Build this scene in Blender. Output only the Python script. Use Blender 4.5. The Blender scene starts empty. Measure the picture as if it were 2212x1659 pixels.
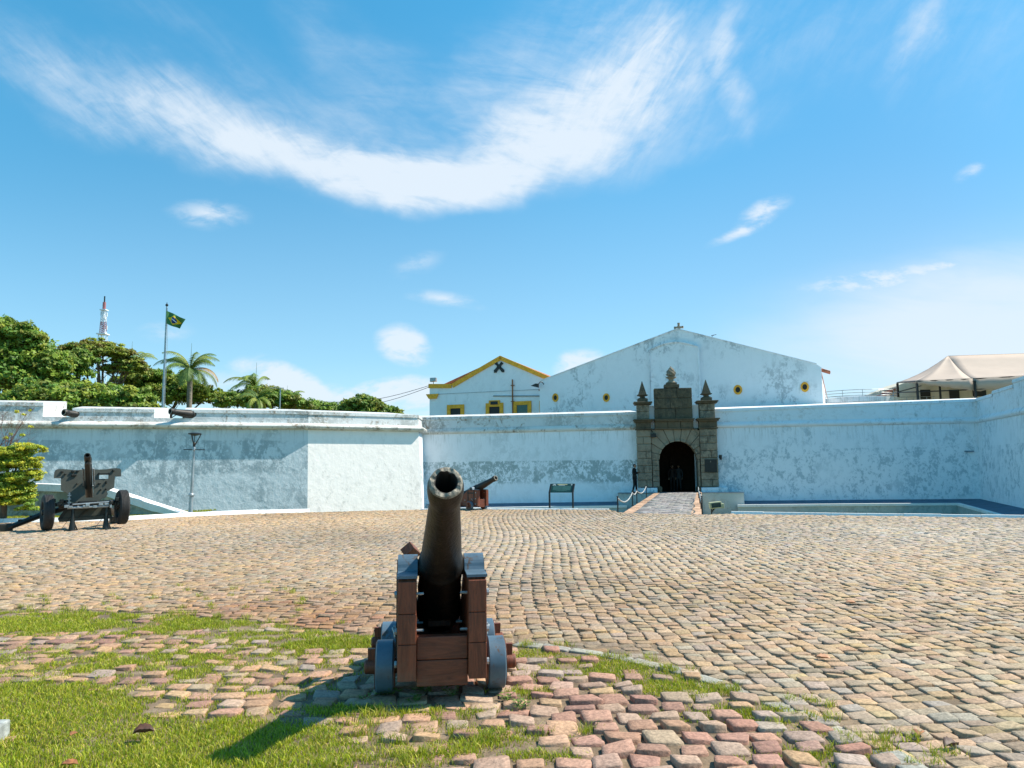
import bpy, bmesh, math, random
import numpy as np
from mathutils import Vector, Matrix
R = math.radians
S = bpy.context.scene
C = S.collection
random.seed(7)

# ------------------------------------------------------------------ camera
F = 1650.0; HC = 1.6; YH = 1012.0
PITCH = math.atan((YH-829.5)/F); ROLL = R(0.6)
fw = Vector((0, math.cos(PITCH), math.sin(PITCH)))
r0 = Vector((1, 0, 0)); u0 = Vector((0, -math.sin(PITCH), math.cos(PITCH)))
rt = r0*math.cos(ROLL) - u0*math.sin(ROLL)
up = u0*math.cos(ROLL) + r0*math.sin(ROLL)
cam = bpy.data.cameras.new('camera'); co = bpy.data.objects.new('camera', cam); C.objects.link(co)
m = Matrix((rt, up, -fw)).transposed().to_4x4(); m.translation = (0, 0, HC)
co.matrix_world = m
cam.sensor_width = 36; cam.lens = 36*F/2212; cam.clip_start = 0.05; cam.clip_end = 3000
S.camera = co

def ray(px, py): return fw + rt*((px-1106)/F) - up*((py-829.5)/F)
def at(px, py, Y):
    d = ray(px, py); return Vector((0, 0, HC)) + d*(Y/d.y)
def gnd(px, py, z=0.0):
    d = ray(px, py); k = (z-HC)/d.z; return Vector((0, 0, HC)) + d*k

# ------------------------------------------------------------------ sky and sun
SUN_AZ = R(11.0); SUN_EL = R(51.0)     # azimuth measured from +X towards +Y
sd = Vector((math.cos(SUN_EL)*math.cos(SUN_AZ), math.cos(SUN_EL)*math.sin(SUN_AZ), math.sin(SUN_EL)))
sl = bpy.data.lights.new('sun', 'SUN'); sl.energy = 5.0; sl.angle = R(0.55); sl.color = (1.0, 0.925, 0.80)
so = bpy.data.objects.new('sun', sl); C.objects.link(so)
so.rotation_euler = (-sd).to_track_quat('-Z', 'Y').to_euler()
S.view_settings.view_transform = 'Standard'; S.view_settings.look = 'None'
S.view_settings.exposure = 0.58; S.view_settings.gamma = 1

W = bpy.data.worlds.new('World'); S.world = W; W.use_nodes = True
nt = W.node_tree; nt.nodes.clear()
def N(t, **k):
    n = nt.nodes.new(t)
    for a, b in k.items(): setattr(n, a, b)
    return n
def L(a, b): nt.links.new(a, b)
out = N('ShaderNodeOutputWorld'); bg = N('ShaderNodeBackground'); L(bg.outputs[0], out.inputs[0])
sky = N('ShaderNodeTexSky', sky_type='NISHITA', sun_disc=False)
sky.sun_elevation = SUN_EL
sky.sun_rotation = math.pi/2 - SUN_AZ      # Blender: 0 = +Y, clockwise
sky.air_density = 1.0; sky.dust_density = 0.3; sky.ozone_density = 2.2; sky.altitude = 0
bg.inputs[1].default_value = 0.10
hs = N('ShaderNodeHueSaturation'); hs.inputs['Saturation'].default_value = 1.12; hs.inputs['Hue'].default_value = 0.487
L(sky.outputs[0], hs.inputs['Color'])
def math_(op, a, b=None, clamp=False):
    n = N('ShaderNodeMath', operation=op, use_clamp=clamp)
    for i, v in enumerate((a, b)):
        if v is None: continue
        if isinstance(v, (int, float)): n.inputs[i].default_value = v
        else: L(v, n.inputs[i])
    return n.outputs[0]
tc = N('ShaderNodeTexCoord'); sx = N('ShaderNodeSeparateXYZ'); L(tc.outputs['Generated'], sx.inputs[0])
yy = math_('MAXIMUM', sx.outputs[1], 0.06)
uu = math_('DIVIDE', sx.outputs[0], yy); vv = math_('DIVIDE', sx.outputs[2], yy)
cm = N('ShaderNodeCombineXYZ'); L(uu, cm.inputs[0]); L(vv, cm.inputs[1])
UV = cm.outputs[0]
wn = N('ShaderNodeTexNoise'); wn.inputs['Scale'].default_value = 4; wn.inputs['Detail'].default_value = 5
L(UV, wn.inputs['Vector'])
def vmath(op, a, b):
    n = N('ShaderNodeVectorMath', operation=op)
    for i, v in enumerate((a, b)):
        if isinstance(v, (tuple, list)): n.inputs[i].default_value = v
        else: L(v, n.inputs[i])
    return n.outputs[0]
w1 = vmath('SUBTRACT', wn.outputs['Color'], (0.5, 0.5, 0.5))
UVw = vmath('ADD', UV, vmath('MULTIPLY', w1, (0.26, 0.15, 0)))
UVs = vmath('ADD', UV, vmath('MULTIPLY', w1, (0.05, 0.04, 0)))
def blob(px, py, rx, ry, ang, amp, coords):
    """soft ellipse of cloud around the direction of (px,py)"""
    d = ray(px, py); u, v = d.x/d.y, d.z/d.y
    mp = N('ShaderNodeMapping', vector_type='TEXTURE')
    mp.inputs['Location'].default_value = (u, v, 0)
    mp.inputs['Rotation'].default_value = (0, 0, R(ang))
    mp.inputs['Scale'].default_value = (rx/F*1.05, ry/F*1.05, 1)
    L(coords, mp.inputs[0])
    g = N('ShaderNodeTexGradient', gradient_type='SPHERICAL'); L(mp.outputs[0], g.inputs[0])
    return math_('MULTIPLY', g.outputs['Fac'], amp)
def total(l):
    a = l[0]
    for b in l[1:]: a = math_('ADD', a, b)
    return a
cirrus = [blob(*b, UVw) for b in [
    (310, 215, 400, 140, -30, .62), (540, 315, 360, 120, -27, .95), (740, 372, 330, 95, -12, 1.2), (900, 392, 330, 85, 0, 1.25), (1060, 360, 300, 100, 14, 1.05),
    (1200, 290, 280, 140, 32, .95), (1340, 210, 260, 170, 48, .85), (1420, 90, 220, 230, 70, .7), (900, 250, 640, 230, 0, .42), (700, 300, 420, 140, -20, .4), (1150, 220, 380, 200, 20, .35),
    (100, 110, 460, 130, -35, .5), (1700, 60, 560, 210, 20, .5), (1950, 80, 180, 60, 75, .5), (740, 60, 240, 100, -58, .45),
    (1600, 90, 280, 45, 80, .55), (2150, 80, 380, 260, 30, .42), (1250, 40, 420, 180, 40, .45), (400, 50, 560, 100, -30, .36), (1500, 300, 320, 60, 22, .35)]]
lowc = [blob(*b, UVs) for b in [
    (450, 468, 115, 44, -8, .65), (875, 752, 72, 50, -25, 1.5), (1255, 785, 72, 42, 5, 1.6), (640, 830, 95, 48, -25, 1.6), (560, 780, 70, 30, 0, .7),
    (850, 845, 130, 34, 8, .8), (770, 880, 320, 80, 0, .6), (360, 715, 90, 40, 0, .5), (1640, 462, 95, 34, 28, .8), (1590, 510, 95, 20, 20, .8),
    (1900, 600, 240, 34, 8, 1.0), (960, 650, 120, 24, -6, .6), (900, 575, 80, 40, 20, .45),
    (2100, 375, 50, 22, 30, .7), (1150, 860, 500, 60, 0, .6), (2050, 575, 60, 16, 4, .5), (500, 850, 300, 90, 0, .6)]]
def fiber(ang, sx_, sy_, scale, det=7, dist=1.2):
    mp = N('ShaderNodeMapping', vector_type='TEXTURE'); mp.inputs['Rotation'].default_value = (0, 0, R(ang)); mp.inputs['Scale'].default_value = (1/sx_, 1/sy_, 1)
    L(UV, mp.inputs[0])
    n = N('ShaderNodeTexNoise'); n.inputs['Scale'].default_value = scale; n.inputs['Detail'].default_value = det
    n.inputs['Roughness'].default_value = .62; n.inputs['Distortion'].default_value = dist
    L(mp.outputs[0], n.inputs['Vector']); return n.outputs['Fac']
def remap(v, a, b, c, d):
    n = N('ShaderNodeMapRange', interpolation_type='SMOOTHSTEP')
    L(v, n.inputs[0])
    for i, x in enumerate((a, b, c, d)): n.inputs[i+1].default_value = x
    return n.outputs[0]
# fibres that turn with the direction of the swoosh: left part falls to the right, right part rises
fa = fiber(-33, .9, 5.5, 3.4, 7, .7); fb = fiber(42, .9, 5.5, 3.4, 7, .7)
side = remap(uu, -.12, .10, 0, 1)
mx = N('ShaderNodeMix', data_type='FLOAT'); L(side, mx.inputs[0]); L(fa, mx.inputs[2]); L(fb, mx.inputs[3])

ff = N('ShaderNodeMix', data_type='FLOAT'); L(side, ff.inputs[0]); L(fiber(-48, .9, 5, 10, 6, .6), ff.inputs[2]); L(fiber(62, .9, 5, 10, 6, .6), ff.inputs[3])
mid_ = math_('MULTIPLY', remap(uu, -.42, -.16, 0, 1), remap(uu, .02, .22, 1, 0))
m3 = N('ShaderNodeMix', data_type='FLOAT'); L(mid_, m3.inputs[0]); L(mx.outputs[0], m3.inputs[2]); L(fiber(-6, .9, 5.5, 3.4, 8, .7), m3.inputs[3])
m4 = N('ShaderNodeMix', data_type='FLOAT'); L(math_('MULTIPLY', mid_, .6), m4.inputs[0]); L(ff.outputs[0], m4.inputs[2]); L(fiber(-24, .9, 5, 10, 7, .8), m4.inputs[3])
iso = fiber(0, 1, 1.6, 22, 6, 1.0)
fib = math_('ADD', math_('MULTIPLY', m3.outputs[0], .5), math_('ADD', math_('MULTIPLY', m4.outputs[0], .30), math_('MULTIPLY', iso, .20)))
ci = math_('MULTIPLY', total(cirrus), remap(fib, .28, .70, .30, 1.12))
ci = math_('MULTIPLY', remap(ci, .0, 1.45, 0, 1), .90)
pf = fiber(0, 1, 2.2, 16, 6, .3)
lo = math_('MULTIPLY', remap(math_('MULTIPLY', total(lowc), remap(pf, .28, .66, .25, 1.2)), .06, .85, 0, 1), .85)
banks = [blob(*b, UVs) for b in [(2060, 700, 620, 170, 3, 1.0), (2250, 680, 520, 170, 5, .7), (1950, 800, 520, 150, 0, .6), (1100, 870, 700, 110, 0, .35), (500, 860, 420, 110, 0, .35), (2100, 560, 500, 120, 8, .35)]]
bk = math_('MULTIPLY', remap(math_('MULTIPLY', total(banks), remap(fiber(-6, 1, 4, 5, 5, .4), .2, .8, .7, 1.1)), .0, 1.25, 0, 1), .78)
haze_b = math_('MULTIPLY', remap(vv, .46, -.02, 0, 1), .42)
cov = math_('MAXIMUM', math_('MAXIMUM', ci, lo), bk, True)
deep = N('ShaderNodeMix', data_type='RGBA', blend_type='MULTIPLY'); deep.inputs[0].default_value = 1
L(hs.outputs[0], deep.inputs[6]); 
tint = N('ShaderNodeMix', data_type='RGBA'); L(remap(vv, .12, .72, 0, 1), tint.inputs[0]); tint.inputs[6].default_value = (0.86, 1.09, 1.12, 1); tint.inputs[7].default_value = (0.62, 1.40, 1.46, 1)
tr_ = N('ShaderNodeMix', data_type='RGBA', blend_type='MULTIPLY'); tr_.inputs[0].default_value = 1; L(tint.outputs[2], tr_.inputs[6])
tr2 = N('ShaderNodeMix', data_type='RGBA'); L(remap(uu, .05, .6, 0, 1), tr2.inputs[0]); tr2.inputs[6].default_value = (1, 1, 1, 1); tr2.inputs[7].default_value = (1.0, .85, .86, 1); L(tr2.outputs[2], tr_.inputs[7])
L(tr_.outputs[2], deep.inputs[7])
hz = N('ShaderNodeMix', data_type='RGBA'); L(haze_b, hz.inputs[0]); L(deep.outputs[2], hz.inputs[6]); hz.inputs[7].default_value = (3.3, 5.3, 7.2, 1)
mixc = N('ShaderNodeMix', data_type='RGBA'); L(cov, mixc.inputs[0]); L(hz.outputs[2], mixc.inputs[6]); mixc.inputs[7].default_value = (5.6, 6.2, 6.8, 1)
L(mixc.outputs[2], bg.inputs[0])

# ------------------------------------------------------------------ tagging and mesh building
def tag(o, label=None, cat=None, group=None, kind=None):
    if label: o['label'] = label
    if cat: o['category'] = cat
    if group: o['group'] = group
    if kind: o['kind'] = kind
    return o
def empty(name, loc, rz=0, label=None, cat=None, group=None):
    o = bpy.data.objects.new(name, None); C.objects.link(o)
    o.location = loc; o.rotation_euler = (0, 0, rz); o.empty_display_size = .2
    return tag(o, label, cat, group)
def copy_tree(o, parent=None):
    c = o.copy(); C.objects.link(c)
    if parent: c.parent = parent
    for ch in list(o.children): copy_tree(ch, c)
    return c

class MB:
    def __init__(s): s.v = []; s.f = []; s.mi = []; s.cur = 0
    def add(s, vs, fs, M_=None):
        b = len(s.v)
        for p in vs:
            p = Vector(p)
            s.v.append(tuple(M_ @ p) if M_ else tuple(p))
        for f in fs: s.f.append([b+i for i in f]); s.mi.append(s.cur)
        return s
    def box(s, c, d, rot=None, taper=1.0, bev=0.0):
        x, y, z = d[0]/2, d[1]/2, d[2]/2
        if bev <= 0:
            vs = [(-x, -y, -z), (x, -y, -z), (x, y, -z), (-x, y, -z)] + [(a*taper, b*taper, z) for a, b in ((-x, -y), (x, -y), (x, y), (-x, y))]
            fs = [(3, 2, 1, 0), (4, 5, 6, 7), (0, 1, 5, 4), (1, 2, 6, 5), (2, 3, 7, 6), (3, 0, 4, 7)]
        else:
            bm = bmesh.new(); bmesh.ops.create_cube(bm, size=1)
            for v in bm.verts: v.co = Vector((v.co.x*d[0], v.co.y*d[1], v.co.z*d[2]))
            bmesh.ops.bevel(bm, geom=bm.edges[:], offset=bev, segments=2, profile=.5, affect='EDGES')
            bm.verts.index_update(); vs = [v.co.copy() for v in bm.verts]; fs = [[v.index for v in f.verts] for f in bm.faces]; bm.free()
        T = Matrix.Translation(c)
        if rot is not None: T = T @ (rot if isinstance(rot, Matrix) else Matrix.Rotation(rot, 4, 'Z'))
        return s.add(vs, fs, T)
    def prism(s, poly, a, b, axis='y', T=None):
        """polygon in the two other axes, extruded along axis from a to b"""
        n = len(poly)
        mk = {'y': lambda p, t: (p[0], t, p[1]), 'z': lambda p, t: (p[0], p[1], t), 'x': lambda p, t: (t, p[0], p[1])}[axis]
        vs = [mk(p, a) for p in poly] + [mk(p, b) for p in poly]
        fs = [list(range(n))[::-1], list(range(n, 2*n))] + [(i, (i+1) % n, n+(i+1) % n, n+i) for i in range(n)]
        return s.add(vs, fs, T)
    def tube(s, pts, rad, n=10, cap=True, closed=False):
        pts = [Vector(p) for p in pts]; k = len(pts)
        if not hasattr(rad, '__len__'): rad = [rad]*k
        vs = []; fs = []; ref = None
        for i, p in enumerate(pts):
            if closed: t = pts[(i+1) % k]-pts[i-1]
            else: t = pts[min(i+1, k-1)]-pts[max(i-1, 0)]
            t = t.normalized() if t.length > 1e-9 else Vector((0, 0, 1))
            if ref is None: ref = Vector((0, 0, 1)) if abs(t.z) < .9 else Vector((1, 0, 0))
            a = t.cross(ref).normalized(); b = t.cross(a).normalized(); ref = -b if False else ref
            if abs(t.dot(ref)) > .97: ref = b
            for j in range(n):
                w = 2*math.pi*j/n; vs.append(p + (a*math.cos(w)+b*math.sin(w))*rad[i])
        for i in range(k if closed else k-1):
            i2 = (i+1) % k
            for j in range(n):
                j2 = (j+1) % n; fs.append((i*n+j, i*n+j2, i2*n+j2, i2*n+j))
        if cap and not closed: fs += [list(range(n))[::-1], [(k-1)*n+j for j in range(n)]]
        return s.add(vs, fs)
    def lathe(s, prof, T=None, n=32, cap=True):
        """prof: (r,h) pairs, axis local z"""
        vs = []; fs = []
        for r_, h in prof:
            for j in range(n):
                w = 2*math.pi*j/n; vs.append((r_*math.cos(w), r_*math.sin(w), h))
        for i in range(len(prof)-1):
            for j in range(n):
                j2 = (j+1) % n; fs.append((i*n+j, i*n+j2, (i+1)*n+j2, (i+1)*n+j))
        if cap:
            if prof[0][0] > 1e-4: fs.append(list(range(n))[::-1])
            if prof[-1][0] > 1e-4: fs.append([(len(prof)-1)*n+j for j in range(n)])
        return s.add(vs, fs, T)
    def build(s, name, mat, parent=None, smooth=False, fix=True):
        me = bpy.data.meshes.new(name); me.from_pydata(s.v, [], s.f)
        mats = mat if isinstance(mat, (list, tuple)) else [mat]
        for m_ in mats: me.materials.append(m_)
        if len(mats) > 1: me.polygons.foreach_set('material_index', s.mi)
        me.update()
        if fix:
            bm = bmesh.new(); bm.from_mesh(me); bmesh.ops.recalc_face_normals(bm, faces=bm.faces); bm.to_mesh(me); bm.free()
        o = bpy.data.objects.new(name, me); C.objects.link(o)
        if parent: o.parent = parent
        if smooth: shade(me, smooth if not isinstance(smooth, bool) else 35)
        return o
def shade(me, deg=35):
    me.polygons.foreach_set('use_smooth', [True]*len(me.polygons))
    me.set_sharp_from_angle(angle=R(deg))
def npmesh(name, V, Q, mat, col=None, parent=None, smooth=False, sizes=None):
    """V (n,3); Q flat loop indices; sizes per face (default quads)"""
    me = bpy.data.meshes.new(name); V = np.asarray(V, np.float32).reshape(-1, 3)
    Q = np.asarray(Q, np.int32)
    if sizes is None: sizes = np.full(Q.size//Q.shape[-1], Q.shape[-1], np.int32)
    Q = Q.ravel(); me.vertices.add(len(V)); me.vertices.foreach_set('co', V.ravel())
    me.loops.add(Q.size); me.loops.foreach_set('vertex_index', Q)
    me.polygons.add(len(sizes)); st = np.concatenate([[0], np.cumsum(sizes)[:-1]]).astype(np.int32)
    me.polygons.foreach_set('loop_start', st)
    if smooth: me.polygons.foreach_set('use_smooth', np.ones(len(sizes), bool))
    me.update(calc_edges=True)
    if col is not None:
        a = me.color_attributes.new('Col', 'FLOAT_COLOR', 'POINT')
        c = np.ones((len(V), 4), np.float32); c[:, :3] = col; a.data.foreach_set('color', c.ravel())
    me.materials.append(mat)
    o = bpy.data.objects.new(name, me); C.objects.link(o)
    if parent: o.parent = parent
    return o

# ------------------------------------------------------------------ materials
def newmat(name):
    m_ = bpy.data.materials.new(name); m_.use_nodes = True; t = m_.node_tree
    b = t.nodes['Principled BSDF']; return m_, t, b
class G:
    """small node helper"""
    def __init__(s, t): s.t = t
    def n(s, ty, **k):
        x = s.t.nodes.new(ty)
        for a, b in k.items(): setattr(x, a, b)
        return x
    def l(s, a, b): s.t.links.new(a, b)
    def coord(s, kind='Object', scale=(1, 1, 1), rot=(0, 0, 0)):
        c = s.n('ShaderNodeTexCoord'); mp = s.n('ShaderNodeMapping'); mp.inputs['Scale'].default_value = scale; mp.inputs['Rotation'].default_value = rot
        s.l(c.outputs[kind], mp.inputs[0]); return mp.outputs[0]
    def noise(s, v, scale, det=4, rough=.55, dist=0, out='Fac'):
        x = s.n('ShaderNodeTexNoise'); x.inputs['Scale'].default_value = scale; x.inputs['Detail'].default_value = det
        x.inputs['Roughness'].default_value = rough; x.inputs['Distortion'].default_value = dist
        s.l(v, x.inputs['Vector']); return x.outputs[out]
    def rng(s, v, a, b, c=0, d=1):
        x = s.n('ShaderNodeMapRange', interpolation_type='SMOOTHSTEP'); s.l(v, x.inputs[0])
        for i, q in enumerate((a, b, c, d)): x.inputs[i+1].default_value = q
        return x.outputs[0]
    def m(s, op, a, b=0.0):
        x = s.n('ShaderNodeMath', operation=op)
        for i, q in enumerate((a, b)):
            if isinstance(q, (int, float)): x.inputs[i].default_value = q
            else: s.l(q, x.inputs[i])
        return x.outputs[0]
    def mix(s, f, a, b, mode='MIX'):
        x = s.n('ShaderNodeMix', data_type='RGBA', blend_type=mode)
        for i, q in ((0, f), (6, a), (7, b)):
            if isinstance(q, (int, float)): x.inputs[i].default_value = q
            elif isinstance(q, tuple): x.inputs[i].default_value = (*q, 1)[:4]
            else: s.l(q, x.inputs[i])
        return x.outputs[2]
    def bump(s, h, strength, dist, b):
        x = s.n('ShaderNodeBump'); x.inputs['Strength'].default_value = strength; x.inputs['Distance'].default_value = dist
        s.l(h, x.inputs['Height']); s.l(x.outputs[0], b.inputs['Normal'])
def M(name, col, rough=.6, metal=0., var=.18, vs=6., bump=.15, bs=40., bd=.01, col2=None, c2=(.5, .7), spec=.5):
    m_, t, b = newmat(name); g = G(t); v = g.coord()
    n1 = g.noise(v, vs, 5, .6)
    dark = tuple(c*(1-var) for c in col); lite = tuple(min(1, c*(1+var)) for c in col)
    c = g.mix(g.rng(n1, .3, .7), dark, lite)
    if col2: c = g.mix(g.rng(g.noise(v, vs*1.7, 6, .65, .4), *c2), c, col2)
    g.l(c, b.inputs['Base Color']); b.inputs['Roughness'].default_value = rough; b.inputs['Metallic'].default_value = metal
    b.inputs['Specular IOR Level'].default_value = spec
    if bump: g.bump(g.noise(v, bs, 4, .6), bump, bd, b)
    return m_
def wallmat(name, base=(.80, .81, .82), stain=(.27, .30, .29), amt=.5, band=None, brown=0., fine=1., thr=.56, seed=0., bumps=.6):
    """lime-washed plaster with mould spots, peeling patches and runs"""
    m_, t, b = newmat(name); g = G(t)
    v = g.coord('Object'); off = g.n('ShaderNodeVectorMath', operation='ADD'); g.l(v, off.inputs[0]); off.inputs[1].default_value = (seed*13.7, seed*7.1, seed*3.3); v = off.outputs[0]
    mp = g.n('ShaderNodeMapping'); mp.inputs['Scale'].default_value = (1, 1, .72); g.l(v, mp.inputs[0]); vs_ = mp.outputs[0]
    big = g.noise(v, .33, 4, .6); mid = g.noise(vs_, 2.2*fine, 7, .72, .6); fin = g.noise(vs_, 9*fine, 6, .7, .3)
    area = g.rng(big, .42, .62)
    if band:
        sep = g.n('ShaderNodeSeparateXYZ'); c0 = g.n('ShaderNodeTexCoord'); g.l(c0.outputs['Object'], sep.inputs[0]); z = sep.outputs[2]
        mask = g.m('MULTIPLY', g.rng(z, band[0]-.25, band[0]+.1), g.rng(z, band[1]-.02, band[1]+.06, 1, 0))
        area = g.m('MINIMUM', g.m('ADD', g.m('MULTIPLY', area, band[2]), g.m('MULTIPLY', mask, g.rng(big, .3, .55, .25, 1))), 1.0)
    spots = g.m('MULTIPLY', g.rng(g.m('ADD', g.m('MULTIPLY', mid, .62), g.m('MULTIPLY', fin, .38)), thr-.035, thr+.04), area)
    soft = g.m('MULTIPLY', g.rng(mid, .4, .7), g.rng(big, .3, .7, .12, .5))
    c = g.mix(g.m('MULTIPLY', soft, .55), base, tuple(x*.62 for x in base))
    c = g.mix(g.m('MULTIPLY', spots, amt), c, stain)
    # faint course lines where coats of paint meet
    if brown > 0:
        br = g.rng(g.noise(v, 1.1, 7, .75, .8), .5, .62); br2 = g.rng(g.noise(v, 6, 5, .7), .42, .6)
        c = g.mix(g.m('MULTIPLY', g.m('MULTIPLY', br, br2), brown), c, (.24, .17, .11))
    if band and band[0] > -.5:
        dr = g.coord('Object', (5, 5, .35)); dn = g.rng(g.noise(dr, 1.6, 6, .75, .2), .50, .64)
        c = g.mix(g.m('MULTIPLY', g.m('MULTIPLY', dn, g.rng(z, 2.6, 4.0)), .42), c, (.30, .32, .30))
    run = g.coord('Object', (2.2, 2.2, .12)); rn = g.rng(g.noise(run, 2.0, 5, .7), .52, .72)
    c = g.mix(g.m('MULTIPLY', rn, .07), c, (.38, .40, .38))
    g.l(c, b.inputs['Base Color']); b.inputs['Roughness'].default_value = .85; b.inputs['Specular IOR Level'].default_value = .2
    g.bump(g.m('ADD', g.noise(v, 3.0, 6, .6), g.m('MULTIPLY', fin, .35)), bumps, .06, b)
    return m_
def colmat(name, rough=.8, mul=1., nv=.3, ns=60, bump=.3, bd=.006, trans=0., spec=.3):
    m_, t, b = newmat(name); g = G(t)
    a = g.n('ShaderNodeVertexColor'); a.layer_name = 'Col'; v = g.coord()
    n1 = g.noise(v, ns, 5, .65)
    c = g.mix(1.0, a.outputs[0], g.mix(g.rng(n1, .25, .75), (1-nv,)*3, (1+nv,)*3), 'MULTIPLY')
    g.l(c, b.inputs['Base Color']); b.inputs['Roughness'].default_value = rough; b.inputs['Specular IOR Level'].default_value = spec
    if bump: g.bump(n1, bump, bd, b)
    if trans:
        o = [x for x in t.nodes if x.type == 'OUTPUT_MATERIAL'][0]
        tr = g.n('ShaderNodeBsdfTranslucent'); ms = g.n('ShaderNodeMixShader'); ms.inputs[0].default_value = trans
        g.l(c, tr.inputs[0]); g.l(b.outputs[0], ms.inputs[1]); g.l(tr.outputs[0], ms.inputs[2]); g.l(ms.outputs[0], o.inputs[0])
    return m_

mw = {
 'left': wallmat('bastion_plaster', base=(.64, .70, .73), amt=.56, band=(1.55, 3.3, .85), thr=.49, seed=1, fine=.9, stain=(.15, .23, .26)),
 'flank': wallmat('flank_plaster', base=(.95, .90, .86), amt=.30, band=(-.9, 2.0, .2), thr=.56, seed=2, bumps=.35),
 'curtain': wallmat('curtain_plaster', base=(.86, .88, .91), amt=.75, band=(.75, 2.05, .22), thr=.49, seed=3.3, bumps=.35, fine=1.2, stain=(.22, .30, .30)),
 'right': wallmat('right_plaster', base=(.80, .84, .88), amt=.55, band=(-.2, 2.6, .8), thr=.525, seed=4, bumps=.35, stain=(.22, .34, .40)),
 'para': wallmat('parapet_plaster', base=(.66, .68, .68), amt=.7, thr=.485, seed=5, brown=.85, stain=(.28, .29, .27)),
 'corn': wallmat('cornice_plaster', base=(.72, .70, .66), amt=.7, thr=.48, seed=6, brown=.95, stain=(.22, .21, .18)),
 'rpara': wallmat('right_parapet_plaster', base=(.76, .80, .83), amt=.5, thr=.56, seed=8, brown=.25),
 'hall': wallmat('hall_plaster', base=(.82, .84, .86), amt=.6, thr=.525, seed=9, fine=.8, stain=(.30, .34, .36)),
 'white': wallmat('white_plaster', base=(.84, .85, .86), amt=.2, thr=.6, seed=10),
 'moat': wallmat('moat_concrete', base=(.50, .54, .52), amt=.6, thr=.54, seed=11, brown=.2),
 'coping': wallmat('coping_white', base=(.86, .86, .84), amt=.25, thr=.58, seed=12, brown=.2),
 'olive': wallmat('ramp_render', base=(.40, .41, .34), amt=.7, thr=.5, seed=13, brown=.3, stain=(.13, .14, .11)),
}
m_shade_slate = M('walkway_shade_slate', (.075, .13, .19), .8, var=.15, vs=1.5)  # dark blue puts the fort wall's shade into the ledge colour
m_yellow = M('ochre_paint', (.84, .38, .025), .7, col2=(.45, .2, .04), c2=(.6, .8))
m_dark = M('dark_opening', (.012, .011, .010), .6, bump=0)
m_glass = M('dark_glass', (.02, .05, .05), .1, bump=0)
m_iron = M('black_iron', (.018, .018, .018), .45, .3, bump=.1)
m_gal = M('galvanised_steel', (.32, .36, .38), .45, .5, bump=.05)
m_woodr = M('red_brown_timber', (.120, .034, .015), .5, var=.25, vs=9, bump=.35, bs=22, bd=.004, col2=(.06, .03, .02), c2=(.62, .8))
m_grey = M('grey_painted_iron', (.085, .14, .19), .42, .15, bump=.2, bs=50, bd=.003, col2=(.10, .065, .045), c2=(.555, .66))
def woodmat(name, col, scale):
    m_, t, b = newmat(name); g = G(t); v = g.coord('Object', scale)
    n1 = g.noise(v, 1.0, 8, .72, 1.2); n2 = g.noise(g.coord(), 3.5, 4, .6); n3 = g.noise(v, 2.6, 6, .8, .3)
    c = g.mix(g.rng(n1, .35, .68), tuple(x*.62 for x in col), tuple(min(1, x*1.35) for x in col)); c = g.mix(g.rng(n3, .63, .68), c, tuple(x*.22 for x in col)); c = g.mix(g.m('MULTIPLY', g.rng(n2, .48, .7), .45), c, (.16, .09, .06))
    g.l(c, b.inputs['Base Color']); b.inputs['Roughness'].default_value = .55; g.bump(g.m('ADD', n1, n3), .6, .004, b); return m_
m_woodr = woodmat('red_brown_timber', (.165, .042, .017), (26, 26, 3)); m_woodh = woodmat('red_brown_beam', (.14, .037, .016), (26, 3, 26))
m_gun = M('weathered_gun_iron', (.015, .013, .011), .52, .2, var=.45, vs=14, bump=.9, bs=38, bd=.006, col2=(.05, .042, .032), c2=(.58, .76))
m_rim = M('worn_muzzle_iron', (.21, .19, .15), .6, .2, var=.4, vs=24, bump=.9, bs=50, bd=.006, col2=(.06, .05, .04), c2=(.55, .66))
m_olive = M('olive_steel', (.055, .058, .046), .55, .2, var=.2, vs=3, bump=.1)
m_dkolive = M('dark_gun_steel', (.02, .021, .019), .4, .4, var=.2)
m_rubber = M('tyre_rubber', (.022, .021, .021), .75, var=.3, vs=5, bump=.3, bs=30)
m_stone = wallmat('portal_stone', base=(.29, .24, .175), amt=.75, thr=.49, seed=14, brown=.55, stain=(.085, .08, .065), fine=1.6)
m_stone_d = wallmat('portal_stone_dark', base=(.125, .098, .062), amt=.7, thr=.5, seed=15, brown=.3, stain=(.035, .034, .028), fine=1.6)
m_tile = M('terracotta', (.38, .13, .07), .8, var=.4, vs=5)
m_brick = M('border_brick', (.58, .37, .24), .85, var=.3, vs=5)
m_tent = M('tent_canvas', (.44, .34, .27), .7, var=.06, vs=.5, bump=.2, bs=2, bd=.05)
m_rust = M('rusty_pipe', (.28, .11, .04), .8)
m_skin = M('skin', (.28, .16, .10), .6, bump=0)
m_uni = M('dark_uniform', (.014, .013, .013), .9, bump=0, spec=.2)
m_bark = M('bark', (.13, .09, .06), .9, var=.35, vs=5, bump=.8, bs=18, bd=.03)
m_twig = M('red_twig', (.16, .07, .05), .85)
m_leaf = colmat('leaves', .55, nv=.12, ns=3, bump=0, trans=.28, spec=.4)
m_grass = colmat('grass_blades', .5, nv=.1, ns=6, bump=0, trans=.35, spec=.35)
m_cob = colmat('cobble_stone', .82, nv=.34, ns=44, bump=.9, bd=.008)
m_soil = M('joint_soil', (.185, .13, .08), .95, var=.3, vs=3, bump=.8, bs=40, bd=.02, col2=(.28, .21, .14), c2=(.52, .70))
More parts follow.
